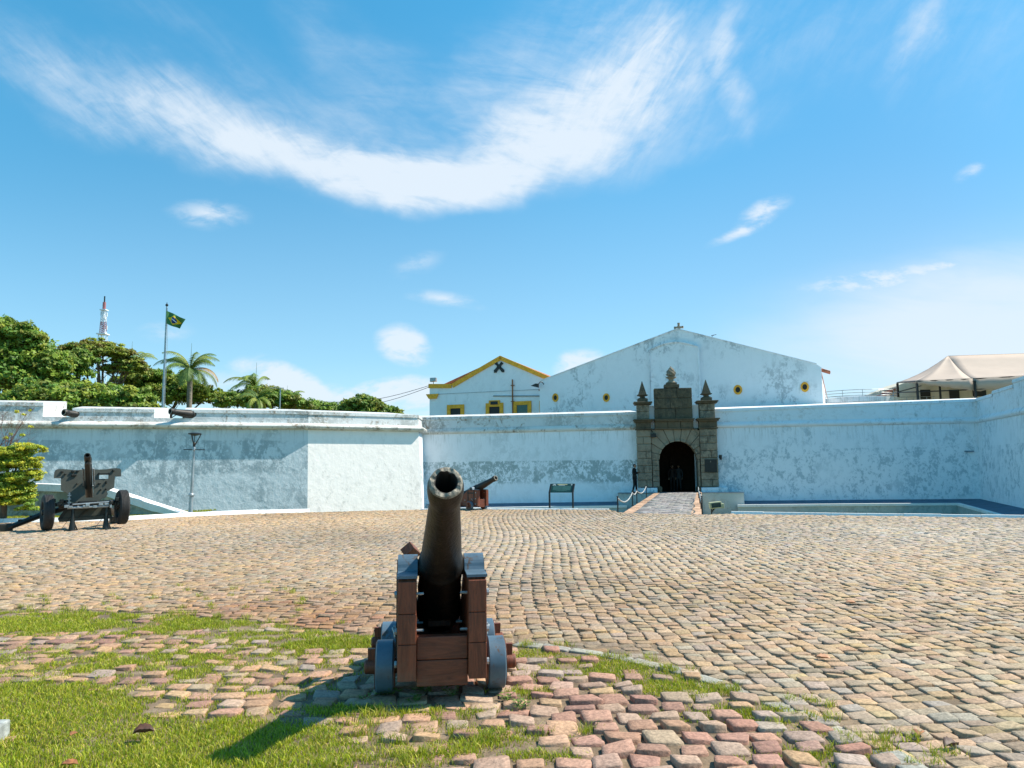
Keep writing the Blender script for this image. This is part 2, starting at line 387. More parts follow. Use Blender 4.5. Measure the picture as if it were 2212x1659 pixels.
# ================================================================== ground sheets
ZM = -1.35
def sheet(name, pts, mat, z=None, kind='structure', label=None, cat=None):
    mb = MB(); mb.add([(p[0], p[1], p[2] if len(p) > 2 else z) for p in pts], [list(range(len(pts)))])
    o = mb.build(name, mat, fix=False)
    if o.data.polygons[0].normal.z < 0: o.data.flip_normals()
    return tag(o, label, cat, kind=kind)
m_ground, t_, b_ = newmat('earth_and_grass'); g_ = G(t_); v_ = g_.coord()
c_ = g_.mix(g_.rng(g_.noise(v_, .6, 6, .7), .4, .6), (.10, .12, .03), (.22, .18, .10)); g_.l(c_, b_.inputs['Base Color']); b_.inputs['Roughness'].default_value = .95
g_.bump(g_.noise(v_, 20, 5), .8, .05, b_)
sheet('ground', [(-900, -300), (900, -300), (900, 1500), (-900, 1500)], m_ground, ZM)

def P2(v): return (v.x, v.y)
edge_px = [(-500, 1137), (0, 1131), (150, 1128.5), (280, 1125), (400, 1117.5), (560, 1110.5), (668, 1108), (905, 1102), (1110, 1102), (1315, 1102), (1345, 1109.5), (1517, 1113), (1578, 1111.5), (2212, 1120.5), (2900, 1129)]
edge = [gnd(*p) for p in edge_px]
plaza = [(-26, -12), (22, -12)] + [P2(p) for p in edge[::-1]]
plaza[0] = (edge[0].x, -12); plaza[1] = (edge[-1].x, -12)
mbp = MB(); mbp.prism(plaza, ZM, 0, 'z'); o = mbp.build('plaza_base', m_soil); tag(o, kind='structure')

def strip(name, pts, w, z0, z1, mat, parent=None, inward=True, rnd=.012):
    """kerb following pts (outer edge), width w towards the far side"""
    mb = MB(); pts = [Vector((p[0], p[1], 0)) for p in pts]; n = len(pts); L_ = []; Rr = []
    for i, p in enumerate(pts):
        a = (pts[min(i+1, n-1)]-pts[max(i-1, 0)]).normalized(); nn = Vector((-a.y, a.x, 0))
        L_.append(p); Rr.append(p+nn*w)
    for i in range(n-1):
        k = int(max(1, (pts[i+1]-pts[i]).length/.95))
        for j in range(k):
            t0, t1 = j/k, (j+1)/k; g = .006/((pts[i+1]-pts[i]).length+1e-6)
            q = [L_[i].lerp(L_[i+1], t0+g), L_[i].lerp(L_[i+1], t1-g), Rr[i].lerp(Rr[i+1], t1-g), Rr[i].lerp(Rr[i+1], t0+g)]
            dz = random.uniform(-.008, .008)
            sl_ = .55; q2 = [q[0].lerp(q[3], sl_), q[1].lerp(q[2], sl_), q[2], q[3]]
            mb.add([(p.x, p.y, z0) for p in q]+[(p.x, p.y, z1+dz) for p in q2], [(3, 2, 1, 0), (4, 5, 6, 7), (0, 1, 5, 4), (1, 2, 6, 5), (2, 3, 7, 6), (3, 0, 4, 7)])
    return mb.build(name, mat, parent)
k1 = strip('kerb', [P2(p) for p in edge[0:7]], .34, -.1, .15, mw['coping']); tag(k1, 'long white painted kerb below the bastion and field gun', 'kerb', kind='structure')
k2 = strip('kerb', [P2(p) for p in edge[7:10]], .30, -.3, .05, mw['coping']); tag(k2, 'white coping at the edge of the moat by the small cannon', 'kerb', kind='structure')
k3 = strip('kerb', [P2(p) for p in edge[12:15]], .28, -.3, .09, mw['coping']); tag(k3, 'white kerb at the plaza edge right of the bridge', 'kerb', kind='structure')

# grass verge behind the left kerb
vb = []
for p in edge[0:6]: vb.append(Vector((p.x, p.y+.32, 0)))
mb = MB(); vs = []
for i, p in enumerate(vb):
    w = [6, 6, 6, 5, .7, .1, .1][i]
    vs += [(p.x, p.y-.25, .02), (p.x, p.y+w, .02), (p.x, p.y+w+2.5, ZM-.02)]
fs = []
for i in range(len(vb)-1):
    for j in range(2): fs.append((i*3+j, (i+1)*3+j, (i+1)*3+j+1, i*3+j+1))
mb.add(vs, fs); o = mb.build('grass_verge', m_ground, fix=False); tag(o, kind='structure')
if o.data.polygons[0].normal.z < 0: o.data.flip_normals()

# ================================================================== the fort walls
ZT, ZC0, ZC1 = 5.14, 3.98, 4.36
def line_hit(px, a, b):
    d = ray(px, 950); den = d.x*(b.y-a.y)-d.y*(b.x-a.x)
    return (a.x*d.y-a.y*d.x)/den
def plan(px, Y):
    d = ray(px, 950); return Vector((d.x/d.y*Y, Y, 0))
B_ = plan(665, 44.4); A0 = plan(80, 39.6); A_ = B_ + (A0-B_)*1.75
C_ = plan(904.5, 48.3); C2 = plan(913, 50.6); E_ = plan(2114, 46.6); F0 = plan(2212, 38.8); F_ = E_ + (F0-E_)*3.0
WL = [A_, B_, C_, C2, E_, F_]
def zfix(sg, t, z):
    if z < 3: return z
    lo = [-.02-.05*(1-t), -.02-.0*t, -.06, -.10+.12*t*2 if t < .5 else .02+.10*(t-.5), .07][sg]
    hi = [-.08, -.08, -.06, max(0, (t-.45))*.62, .34][sg]
    return z+lo+(hi if z > 4.5 else 0)
def off(d):
    """mitred offset of the wall line, positive = towards the plaza"""
    res = []; n = len(WL)
    def nrm(a, b):
        t = (b-a).normalized(); return Vector((t.y, -t.x, 0))
    for i, p in enumerate(WL):
        if i == 0: res.append(p+nrm(WL[0], WL[1])*d)
        elif i == n-1: res.append(p+nrm(WL[-2], WL[-1])*d)
        else:
            a, b = nrm(WL[i-1], WL[i]), nrm(WL[i], WL[i+1]); mth = (a+b).normalized()
            res.append(p+mth*(d/max(.55, mth.dot(a))))
    return res
def wp(seg, t, d, z):
    o_ = off(d); q = o_[seg].lerp(o_[seg+1], t); return Vector((q.x, q.y, zfix(seg, t, z)))
def st_px(px, seg): return line_hit(px, WL[seg], WL[seg+1])
def sweep(mb, stations, prof):
    k = len(prof); base = len(mb.v); cache = {}
    vs = []
    for (sg, t) in stations:
        for (d, z) in prof:
            if d not in cache: cache[d] = off(d)
            o_ = cache[d]; q = o_[sg].lerp(o_[sg+1], t); vs.append((q.x, q.y, zfix(sg, t, z)))
    fs = []
    for i in range(len(stations)-1):
        for j in range(k):
            j2 = (j+1) % k; fs.append((i*k+j, (i+1)*k+j, (i+1)*k+j2, i*k+j2))
    fs.append(list(range(k))); fs.append([(len(stations)-1)*k+j for j in range(k)][::-1])
    mb.add(vs, fs)
def sts(a, b, n): return [(a[0], a[1]+(b[1]-a[1])*i/n) for i in range(n+1)]
BAT = .055
scarp = [(0, ZC0), (BAT*(ZC0-ZM), ZM-.1), (-1.6, ZM-.1), (-1.6, ZC0)]
corn = [(-.3, ZC0+.003), (.02, ZC0+.003), (.20, ZC0+.03), (.31, ZC0+.10), (.35, ZC0+.19), (.31, ZC0+.27), (.18, ZC0+.34), (.04, ZC1), (-.3, ZC1)]
TH = 2.2
corn2 = [(-.3, ZC0+.003), (.02, ZC0+.003), (.10, ZC0+.05), (.14, ZC0+.14), (.12, ZC0+.22), (.05, ZC1-.06), (.0, ZC1), (-.3, ZC1)]
para = [(0, ZC1+.003), (-.06, ZT-.20), (.0, ZT-.185), (-.02, ZT-.01), (-TH, ZT+.25), (-TH, ZC1+.003)]
def para_z(dz): return [(d, z+dz if z > ZC1+.1 else z) for d, z in para]
bast = empty('bastion', (0, 0, 0), 0, 'white plastered bastion with two gun embrasures and a sunlit flank, left of the gate', 'bastion')
def wallpart(name, stations, prof, mat, parent, label=None):
    mb = MB()
    for s_ in (stations if isinstance(stations[0], list) else [stations]): sweep(mb, s_, prof)
    o = mb.build(name, mat, parent); 
    if label: o['label'] = label
    return o
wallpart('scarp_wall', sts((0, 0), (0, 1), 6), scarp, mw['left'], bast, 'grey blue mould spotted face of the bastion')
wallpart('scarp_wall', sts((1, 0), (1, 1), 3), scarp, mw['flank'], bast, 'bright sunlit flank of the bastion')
wallpart('scarp_wall', sts((2, 0), (2, 1), 1), scarp, mw['curtain'], bast, 'narrow shaded return beside the sunlit flank')
wallpart('cornice', sts((0, 0), (0, 1), 8)+sts((1, 0), (1, 1), 3)[1:]+[(2, .99)], corn, mw['corn'], bast)
# parapet of the face: merlons between embrasures, a low sill under them
e1a, e1b, e1c, e1d = st_px(89, 0), st_px(153, 0), st_px(128, 0), st_px(165, 0)
e2a, e2b, e2c, e2d = st_px(331, 0), st_px(397, 0), st_px(366, 0), st_px(404, 0)
SILL = 4.66
wallpart('parapet_sill', sts((0, 0), (0, 1), 4), [(0, ZC1+.003), (-.02, SILL), (-TH, SILL+.1), (-TH, ZC1+.003)], mw['para'], bast)
def merlon(t0, t1, t0i, t1i, dz=0, cap=True):
    mb = MB(); k = 0
    def q(t, d, z): return wp(0, t, d, z)
    n = 5; vs = []
    for i in range(n+1):
        a = i/n; to = t0+(t1-t0)*a; ti = t0i+(t1i-t0i)*a; tm = to*.93+ti*.07
        j = random.uniform(-.012, .012) if 0 < i < n else 0
        vs += [q(to, -.025, SILL+.004), q(to, -.06, ZT-.20+dz+j), q(to, -.0, ZT-.185+dz+j), q(to, -.02, ZT-.01+dz+j), q(ti, -TH, ZT+.25+dz), q(ti, -TH, SILL+.104)]
    fs = []
    for i in range(n):
        for j in range(6): fs.append((i*6+j, (i+1)*6+j, (i+1)*6+(j+1) % 6, i*6+(j+1) % 6))
    fs += [[0, 1, 2, 3, 4, 5], [n*6+j for j in range(6)][::-1]]
    mb.add(vs, fs); return mb.build('merlon', mw['para'], bast)
merlon(0, e1a, 0, e1c, .27); merlon(e1b, e2a, e1d, e2c, 0); merlon(e2b, .999, e2d, .999, .02)
wallpart('flank_parapet', sts((1, 0.001), (1, 1), 3)+[(2, .98)], para, mw['para'], bast)

tg0, tg1 = st_px(1376, 3), st_px(1545, 3)       # the gate

cw = empty('curtain_wall', (0, 0, 0), 0, 'pale blue white curtain wall with a band of mould, between sunlit flank and gate', 'wall')
tm = tg0+.003
wallpart('scarp_wall', sts((3, 0), (3, tm), 6), scarp, mw['curtain'], cw)
wallpart('cornice', sts((3, 0), (3, tm), 6), corn2, mw['corn'], cw)
wallpart('parapet', sts((3, 0), (3, tm), 6), para, mw['para'], cw)
cw2 = empty('curtain_wall', (0, 0, 0), 0, 'pale blue white wall right of the gate, turning toward the viewer at its far end', 'wall')
wallpart('scarp_wall', sts((3, tg1-.003), (3, 1), 6)+sts((4, 0), (4, 1), 3)[1:], scarp, mw['right'], cw2)
wallpart('cornice', sts((3, tg1-.003), (3, 1), 6)+sts((4, 0), (4, 1), 3)[1:], corn2, mw['rpara'], cw2)
wallpart('parapet', sts((3, tg1-.003), (3, 1), 8), para, mw['rpara'], cw2)
ts1 = line_hit(2150, WL[4], WL[5]); ts2 = line_hit(2196, WL[4], WL[5])
wallpart('parapet', [[(4, 0), (4, ts1)]], para_z(.03), mw['rpara'], cw2)
wallpart('parapet', [[(4, ts1), (4, ts2)]], para_z(.17), mw['rpara'], cw2)
wallpart('parapet', [[(4, ts2), (4, 1)]], para_z(.42), mw['rpara'], cw2)
# spout in the right wall
mb = MB(); q = wp(3, .985, .12, 2.35); mb.box(q, (.5, .3, .06), R(-18)); tag(mb.build('drain_lip', m_shade_slate, cw2))

# walkway and its retaining wall at the foot of the curtain
def walk(stn, zs, name, w=1.55, label=None):
    r = empty(name, (0, 0, 0), 0, label, 'ledge'); r['kind'] = 'structure'
    top = MB(); cop = MB(); face = MB(); n = len(stn); vt = []; vc = []; vf = []
    for (sg, t), z in zip(stn, zs):
        b0 = BAT*(ZC0-z)-.06
        a = wp(sg, t, b0, z); b = wp(sg, t, b0+w, z-.20); c = wp(sg, t, b0+w+.26, z-.20)
        vt += [a, b]; vc += [Vector((b.x, b.y, z-.3)), Vector((b.x, b.y, z-.165)), Vector((c.x, c.y, z-.165)), Vector((c.x, c.y, z-.3))]
        f_ = wp(sg, t, b0+w+.20, z); vf += [Vector((b.x, b.y, z-.22)), Vector((f_.x, f_.y, z-.22)), Vector((f_.x, f_.y, ZM-.05)), Vector((b.x, b.y, ZM-.05))]
    top.add(vt, [(2*i, 2*i+2, 2*i+3, 2*i+1) for i in range(n-1)])
    for mb_, v_ in ((cop, vc), (face, vf)):
        fs = []
        for i in range(n-1):
            for j in range(4): fs.append((i*4+j, (i+1)*4+j, (i+1)*4+(j+1) % 4, i*4+(j+1) % 4))
        fs += [[0, 1, 2, 3], [(n-1)*4+j for j in (3, 2, 1, 0)]]; mb_.add(v_, fs)
    o = top.build('path', m_shade_slate, r, fix=False)
    if o.data.polygons[0].normal.z < 0: o.data.flip_normals()
    cop.build('coping', mw['coping'], r); face.build('face', mw['moat'], r)
    return r
tl = st_px(1330, 3); tr = st_px(1592, 3)
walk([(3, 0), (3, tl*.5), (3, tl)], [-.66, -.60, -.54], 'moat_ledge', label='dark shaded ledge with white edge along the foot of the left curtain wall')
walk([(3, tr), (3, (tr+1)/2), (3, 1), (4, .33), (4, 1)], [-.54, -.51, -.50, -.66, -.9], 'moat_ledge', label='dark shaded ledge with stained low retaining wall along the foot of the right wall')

# ================================================================== bridge to the gate
GN = Vector(((WL[4]-WL[3]).normalized().y, -(WL[4]-WL[3]).normalized().x, 0))  # towards plaza
GT = (WL[4]-WL[3]).normalized()                                              # to the right
gc = wp(3, st_px(1461, 3), 0, 0)                                              # centre of gate, on wall line
gang = math.atan2(GT.y, GT.x)
def gl(x, d, z): return gc + GT*x + GN*d + Vector((0, 0, z))
KG = gc.y/F
def gx(px): return (px-1461.5)*KG*1.0
def gz(py): return (1008.5-py)*KG*.988+HC
br = empty('bridge', (0, 0, 0), 0, 'stone paved bridge over the dry moat leading to the gate', 'bridge')
nl, nr = gnd(1345, 1110), gnd(1517, 1113.5)
fl, fr = gl(-1.52, 1.3, 0), gl(1.30, 1.3, 0)
m_deck, t_, b_ = newmat('bridge_setts'); g_ = G(t_); v_ = g_.coord('Object', (1, 1, 1), (0, 0, -gang))
bt = g_.n('ShaderNodeTexBrick'); bt.inputs['Scale'].default_value = 2.6; bt.inputs['Color1'].default_value = (.20, .185, .17, 1); bt.inputs['Color2'].default_value = (.33, .30, .27, 1); bt.inputs['Mortar'].default_value = (.05, .042, .035, 1); bt.inputs['Mortar Size'].default_value = .03
g_.l(v_, bt.inputs[0]); c_ = g_.mix(g_.m('MULTIPLY', g_.noise(v_, 7, 5, .7), .4), bt.outputs[0], (.20, .19, .18)); g_.l(c_, b_.inputs['Base Color']); b_.inputs['Roughness'].default_value = .85; g_.bump(bt.outputs['Fac'], -.6, .02, b_)
mb = MB(); poly = [P2(nl), P2(nr), P2(fr), P2(fl)]; mb.prism(poly, ZM, .004, 'z'); mb.build('side_wall', mw['moat'], br)
def lerp2(a, b, t): return a.lerp(b, t)
w_ = .30
il, ir = nl+Vector((w_*1.25, 0, 0)), nr-Vector((w_*1.25, 0, 0)); jl, jr = fl+GT*w_, fr-GT*w_
mb = MB(); mb.prism([P2(il), P2(ir), P2(jr), P2(jl)], -.02, .016, 'z'); mb.build('deck', m_deck, br)
for (a, b, c, d) in ((nl, il, jl, fl), (ir, nr, fr, jr)):
    mb = MB(); n = 110; mb.add([(p.x, p.y, .012) for p in (a, b, c, d)]+[(p.x, p.y, -.05) for p in (a, b, c, d)], [(0, 1, 2, 3), (7, 6, 5, 4), (0, 4, 5, 1), (1, 5, 6, 2), (2, 6, 7, 3), (3, 7, 4, 0)])
    for i in range(n):
        t0, t1 = (i+.06)/n, (i+.94)/n; z = .026+random.uniform(-.006, .010)
        if random.random() < .05: continue
        q = [a.lerp(d, t0), b.lerp(c, t0), b.lerp(c, t1), a.lerp(d, t1)]
        mb.add([(p.x, p.y, 0.005) for p in q]+[(p.x, p.y, z) for p in q], [(4, 5, 6, 7), (0, 1, 5, 4), (1, 2, 6, 5), (2, 3, 7, 6), (3, 0, 4, 7)])
    mb.build('brick_border', m_brick, br)
# landing in front of the portal
mb = MB(); a, b = gx(1334), gx(1589)
mb.prism([P2(gl(a, 1.55, 0)), P2(gl(b, 1.55, 0)), P2(gl(b, -.3, 0)), P2(gl(a, -.3, 0))], ZM, -.003, 'z'); mb.build('landing', mw['moat'], br)
mb = MB(); mb.prism([P2(gl(a-.04, 1.60, 0)), P2(gl(b+.04, 1.60, 0)), P2(gl(b+.04, .3, 0)), P2(gl(a-.04, .3, 0))], -.003, .012, 'z'); mb.build('landing_top', m_shade_slate, br)
mb = MB(); mb.box(gl(b-.02, 2.0, -.05), (.05, .9, .4), gang)

# ================================================================== gateway
gt = empty('stone_gateway', tuple(gl(0, 0, 0)), gang, 'weathered stone gateway with round arch, two obelisks and a carved flame on top', 'gate')
# local frame: x right, y into the wall (-y = plaza), z up.  sizes read at Y about 45.2
def blocks(mb, x0, x1, zs, y0, y1, split=None, bev=.03):
    for i in range(len(zs)-1):
        z0, z1 = zs[i], zs[i+1]
        xs = [x0, x1]
        if split is not None: xs = [x0, x0+(x1-x0)*split[i % len(split)], x1] if split[i % len(split)] else xs
        for j in range(len(xs)-1):
            mb.box(((xs[j]+xs[j+1])/2, (y0+y1)/2+random.uniform(-.008, .008), (z0+z1)/2), (xs[j+1]-xs[j]-.03, y1-y0, z1-z0-.03), bev=bev)
def zr(a, b, n): return [a+(b-a)*i/n for i in range(n+1)]
ZS = gz(1052)
YF = -.62
zent0, zent1 = gz(928), gz(907)
for sgn, (xa, xb) in ((-1, (gx(1376), gx(1407))), (1, (gx(1508.5), gx(1545)))):
    mb = MB(); blocks(mb, xa, xb, zr(ZS, zent0, 8), YF, .3, [.62, None, .45, None]); mb.box(((xa+xb)/2, -.1, (ZS+zent0)/2), (xb-xa-.06, .9, zent0-ZS-.02)); mb.build('pillar', m_stone, gt)
    mb = MB(); c = (xa+xb)/2; w = xb-xa
    mb.box((c, -.2, zent0+.05), (w+.10, 1.06, .10), bev=.02); mb.box((c, -.18, (zent0+.1+zent1-.10)/2), (w+.02, .98, zent1-zent0-.22), bev=.02)
    mb.box((c, -.23, zent1-.075), (w+.22, 1.22, .09), bev=.02); mb.box((c, -.26, zent1+.01), (w+.34, 1.34, .08), bev=.02)
    mb.build('entablature', m_stone_d, gt)
    zt = gz(873)
    mb = MB(); blocks(mb, xa+.06, xb-.06, zr(zent1+.06, zt, 2), YF+.04, .25, [None, .5]); mb.box((c, -.1, (zent1+zt)/2+.03), (w-.18, .8, zt-zent1-.08)); mb.build('upper_pier', m_stone, gt)
    mb = MB(); mb.box((c, -.2, zt+.045), (w+.14, 1.1, .09), bev=.02); mb.box((c, -.22, zt+.13), (w+.26, 1.24, .085), bev=.03); mb.build('pier_cap', m_stone_d, gt)
    # obelisk
    zb = zt+.17; hh = gz(820.5)-zb
    mb = MB(); mb.box((c, -.2, zb+.11), (.64, .64, .22), bev=.03)
    sq = lambda r, z: [(c-r, -.2-r, z), (c+r, -.2-r, z), (c+r, -.2+r, z), (c-r, -.2+r, z)]
    prof = [(.25, zb+.22), (.25, zb+.25), (.17, zb+.28), (.14, zb+.34), (.20, zb+.40), (.33, zb+.43), (.33, zb+.47), (.265, zb+.475), (.26, zb+.49), (.012, zb+hh)]
    vs = []; fs = []
    for r_, z in prof: vs += sq(r_, z)
    for i in range(len(prof)-1):
        for j in range(4): fs.append((i*4+j, i*4+(j+1) % 4, (i+1)*4+(j+1) % 4, (i+1)*4+j))
    fs.append([(len(prof)-1)*4+j for j in range(4)]); mb.add(vs, fs); mb.build('obelisk', m_stone_d, gt)
# arch stones between the pillars
ax0, ax1 = gx(1422.5), gx(1502.5); ac = (ax0+ax1)/2; ar = (ax1-ax0)/2; zsp = gz(953)-ar
xin0, xin1 = gx(1407.5), gx(1508)
for (x0, x1) in ((xin0, ax0), (ax1, xin1)):
    mb = MB(); blocks(mb, x0, x1, zr(ZS+.02, zsp, 5), YF+.10, .5, None, .025); mb.box(((x0+x1)/2, 0, (ZS+zsp)/2), (x1-x0-.03, .9, zsp-ZS-.02)); mb.build('jamb', m_stone, gt)
mb = MB(); nv = 11; ztop = zent0
def outer(a):
    # boundary of the voussoir field: rectangle xin0..xin1, up to ztop
    dx, dz = math.cos(a), math.sin(a); k = []
    k.append(((xin1-ac) if dx > 0 else (ac-xin0))/abs(dx) if abs(dx) > 1e-6 else 9e9)
    k.append((ztop-.01-zsp)/dz if dz > 1e-6 else 9e9); return min(k)
for i in range(nv):
    a0, a1 = math.pi*i/nv+.008, math.pi*(i+1)/nv-.008; pl = []
    for j in range(4): a = a0+(a1-a0)*j/3; pl.append((ac+ar*math.cos(a), zsp+ar*math.sin(a)))
    for j in range(5):
        a = a1+(a0-a1)*j/4; k = max(outer(a), ar+.02); pl.append((ac+k*math.cos(a), zsp+k*math.sin(a)))
    yo = YF+.12+(.04*(i % 2)); mb.prism(pl, yo, .5, 'y')
    mb2 = None
mb.build('arch', m_stone, gt)
# raised rim following the arch, broken
mb = MB()
for i in range(nv):
    a0, a1 = math.pi*i/nv+.03, math.pi*(i+1)/nv-.03; pl = []
    for j in range(5): a = a0+(a1-a0)*j/4; pl.append((ac+(ar-.02)*math.cos(a), zsp+(ar-.02)*math.sin(a)))
    for j in range(5): a = a1+(a0-a1)*j/4; pl.append((ac+(ar+.07)*math.cos(a), zsp+(ar+.07)*math.sin(a)))
    mb.prism(pl, YF+.06, YF+.3, 'y')
mb.build('arch_rim', m_stone, gt)
# central entablature and attic
cx0, cx1 = gx(1416), gx(1496.5)
mb = MB(); cc = (cx0+cx1)/2; cwd = cx1-cx0
mb.box((cc, -.2, zent0+.05), (cwd+.04, .9, .10), bev=.02)
for j in range(3): mb.box((cx0+cwd*(j+.5)/3, -.18, (zent0+zent1)/2), (cwd/3-.02, .84, zent1-zent0-.2), bev=.02)
mb.box((cc, -.22, zent1-.06), (cwd+.06, 1.0, .09), bev=.02); mb.box((cc, -.24, zent1+.02), (cwd+.14, 1.08, .07), bev=.02)
mb.build('entablature', m_stone_d, gt)
mb = MB(); blocks(mb, cx0+.0, cx1-.0, zr(zent1+.06, gz(837.5), 3), YF+.16, .2, [.55, .42, .6]); mb.box((cc, -.1, (zent1+gz(837.5))/2), (cwd-.06, .6, gz(837.5)-zent1-.14)); mb.build('attic_panel', m_stone_d, gt)
xa, xb = gx(1438.5), gx(1470); c = gx(1454.2)
mb = MB(); mb.box((c, -.15, (gz(837.5)+gz(830))/2+.01), (xb-xa, .7, gz(830)-gz(837.5)), bev=.02); mb.box((c, -.15, gz(827.5)), (.66, .6, .14), bev=.03); mb.build('pedestal', m_stone_d, gt)
T = Matrix.Translation((c, -.15, gz(825.5)))
mb = MB(); mb.lathe([(.26, 0), (.25, .06), (.17, .13), (.15, .2), (.2, .27), (.32, .32), (.33, .38), (.2, .39)], T, 24); mb.build('urn_foot', m_stone, gt, smooth=True)
mb = MB(); n = 28; vs = []; fs = []; prof = [(.10, 0), (.24, .07), (.285, .17), (.27, .30), (.20, .44), (.11, .56), (.03, .66), (0.004, .70)]
pr = []
for i in range(len(prof)-1):
    for k in range(3): a = k/3; pr.append((prof[i][0]*(1-a)+prof[i+1][0]*a, prof[i][1]*(1-a)+prof[i+1][1]*a))
pr.append(prof[-1])
for r_, h in pr:
    for j in range(n): w = 2*math.pi*j/n; rr = r_*(1+.16*math.cos(5*(w+h*5.2))); vs.append((rr*math.cos(w), rr*math.sin(w), h))
for i in range(len(pr)-1):
    for j in range(n): fs.append((i*n+j, i*n+(j+1) % n, (i+1)*n+(j+1) % n, (i+1)*n+j))
mb.add(vs, fs, Matrix.Translation((c, -.15, gz(825.5)+.38))); mb.build('carved_flame', m_stone, gt, smooth=60)
# white fill beside the attic, behind the piers and plinths under the pillars
for x0, x1 in ((gx(1405), gx(1417)), (gx(1495.5), gx(1510))):
    mb = MB(); mb.box(((x0+x1)/2, .15, (gz(926)+gz(875))/2), (x1-x0, .5, gz(875)-gz(926))); mb.build('plaster_infill', mw['white'], gt)
for x0, x1 in ((gx(1379), gx(1416)), (gx(1507), gx(1562))):
    mb = MB(); mb.box(((x0+x1)/2, -.25, (ZS-.02)/2), (x1-x0, 1.3, ZS-.03), bev=.03); mb.build('plinth', mw['right'], gt)
for x0, x1 in ((ax0-.14, ax0+.13), (ax1-.13, ax1+.14)):
    mb = MB(); mb.box(((x0+x1)/2, -.42, .19), (x1-x0, .5, .40), bev=.09); mb.build('guard_stone', m_stone_d, gt)
mb = MB(); mb.box((gx(1529), YF-.03, (gz(993.5)+gz(1020.5))/2), (gx(1541.5)-gx(1516.5), .07, gz(993.5)-gz(1020.5)), bev=.01); pq = mb.build('black_plaque', m_iron, gt)
mb = MB(); mb.box((gx(1528.5), YF-.075, gz(998)), (.05, .02, .09)); mb.build('crest', m_rim, pq)
mb = MB(); mb.box((gx(1411.5), YF+.0, gz(940.5)), (.34, .12, .24), bev=.01); mb.build('junction_box', m_iron, gt)
# passage behind the arch
mb = MB(); D = 4.2
pr = [(ax0-.35, -.05), (ax1+.35, -.05), (ax1+.35, gz(950)+.3), (ax0-.35, gz(950)+.3)]
x0, x1, z1 = pr[0][0], pr[1][0], pr[2][1]
mb.add([(x0, .49, -.05), (x1, .49, -.05), (x1, D, -.05), (x0, D, -.05)], [(0, 1, 2, 3)])
mb.box((x0-.1, D/2+.25, z1/2), (.2, D-.5, z1+.1)); mb.box((x1+.1, D/2+.25, z1/2), (.2, D-.5, z1+.1)); mb.box((ac, D/2+.25, z1+.1), (x1-x0+.4, D-.5, .2)); mb.box((ac, D+.1, z1/2), (x1-x0+.4, .2, z1+.3))
mb.box((ac, D-.3, z1-.42), (x1-x0, .3, .5)); mb.box((x0+.2, D-.35, 1.0), (.35, .4, 2.3)); mb.box((ac+.05, D-.3, 1.1), (.4, .3, 2.5))
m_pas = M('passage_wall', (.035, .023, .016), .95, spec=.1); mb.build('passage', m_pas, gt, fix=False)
# block filling wall above arch behind the portal
mb = MB(); mb.box((gx(1461), .85, (zent0+ZT)/2), (gx(1548)-gx(1374), .7, ZT-zent0-.02)); mb.build('backing_wall', mw['curtain'], gt)
for x0, x1 in ((gx(1374), ax0-.02), (ax1+.02, gx(1548))):
    mb = MB(); mb.box(((x0+x1)/2, .9, zent0/2), (x1-x0, .8, zent0-.01)); mb.build('backing_wall', mw['curtain'], gt)
# ================================================================== buildings behind
def frame_from(pl, Yl, pr_, Yr):
    a = plan(pl, Yl); b = plan(pr_, Yr); t = (b-a).normalized(); return a, b, t, Vector((-t.y, t.x, 0))
class Fac:
    """a facade plane: fx(px) gives local x along it, fz(px,py) gives height"""
    def __init__(s, pl, Yl, pr_, Yr): s.a, s.b, s.t, s.n = frame_from(pl, Yl, pr_, Yr); s.ang = math.atan2(s.t.y, s.t.x)
    def X(s, px, py=900):
        d = ray(px, py); a, t = s.a, s.t      # a + t*k = d*m (plan)
        den = t.x*d.y-t.y*d.x; return (-(a.x*d.y-a.y*d.x))/den
    def loc(s, px, py):
        k = s.X(px, py); p = s.a+s.t*k; d = ray(px, py); return (k, HC+d.z/d.y*p.y)
hall = Fac(1167, 57.8, 1777, 50.0)
ho = empty('hall_building', tuple(hall.a), hall.ang, 'large white gabled hall with a cross on its peak and four round windows', 'building')
apex = hall.loc(1463, 711); lt = hall.loc(1167, 824); rtp = hall.loc(1764, 787); rc = hall.loc(1774, 794)
xR = hall.X(1777, 850)
outl = [(0, 0), (xR, 0), (xR, rc[1]-.1), (rc[0]+.02, rc[1]), rtp, apex, (0, lt[1])]
mb = MB(); mb.prism(outl, 0, .6, 'y'); mb.build('gable_wall', mw['hall'], ho)
mb = MB(); th = .10
def capstrip(a, b): 
    dx, dz = b[0]-a[0], b[1]-a[1]; L_ = math.hypot(dx, dz); n = (-dz/L_*th, dx/L_*th); return [(a[0], a[1]+.003), (b[0], b[1]+.003), (b[0]+n[0]*.6, b[1]+n[1]*.6), (a[0]+n[0]*.6, a[1]+n[1]*.6)]
mb.prism(capstrip((0, lt[1]), apex), -.06, .68, 'y'); mb.prism(capstrip(apex, rtp), -.06, .68, 'y'); mb.build('gable_coping', mw['hall'], ho)
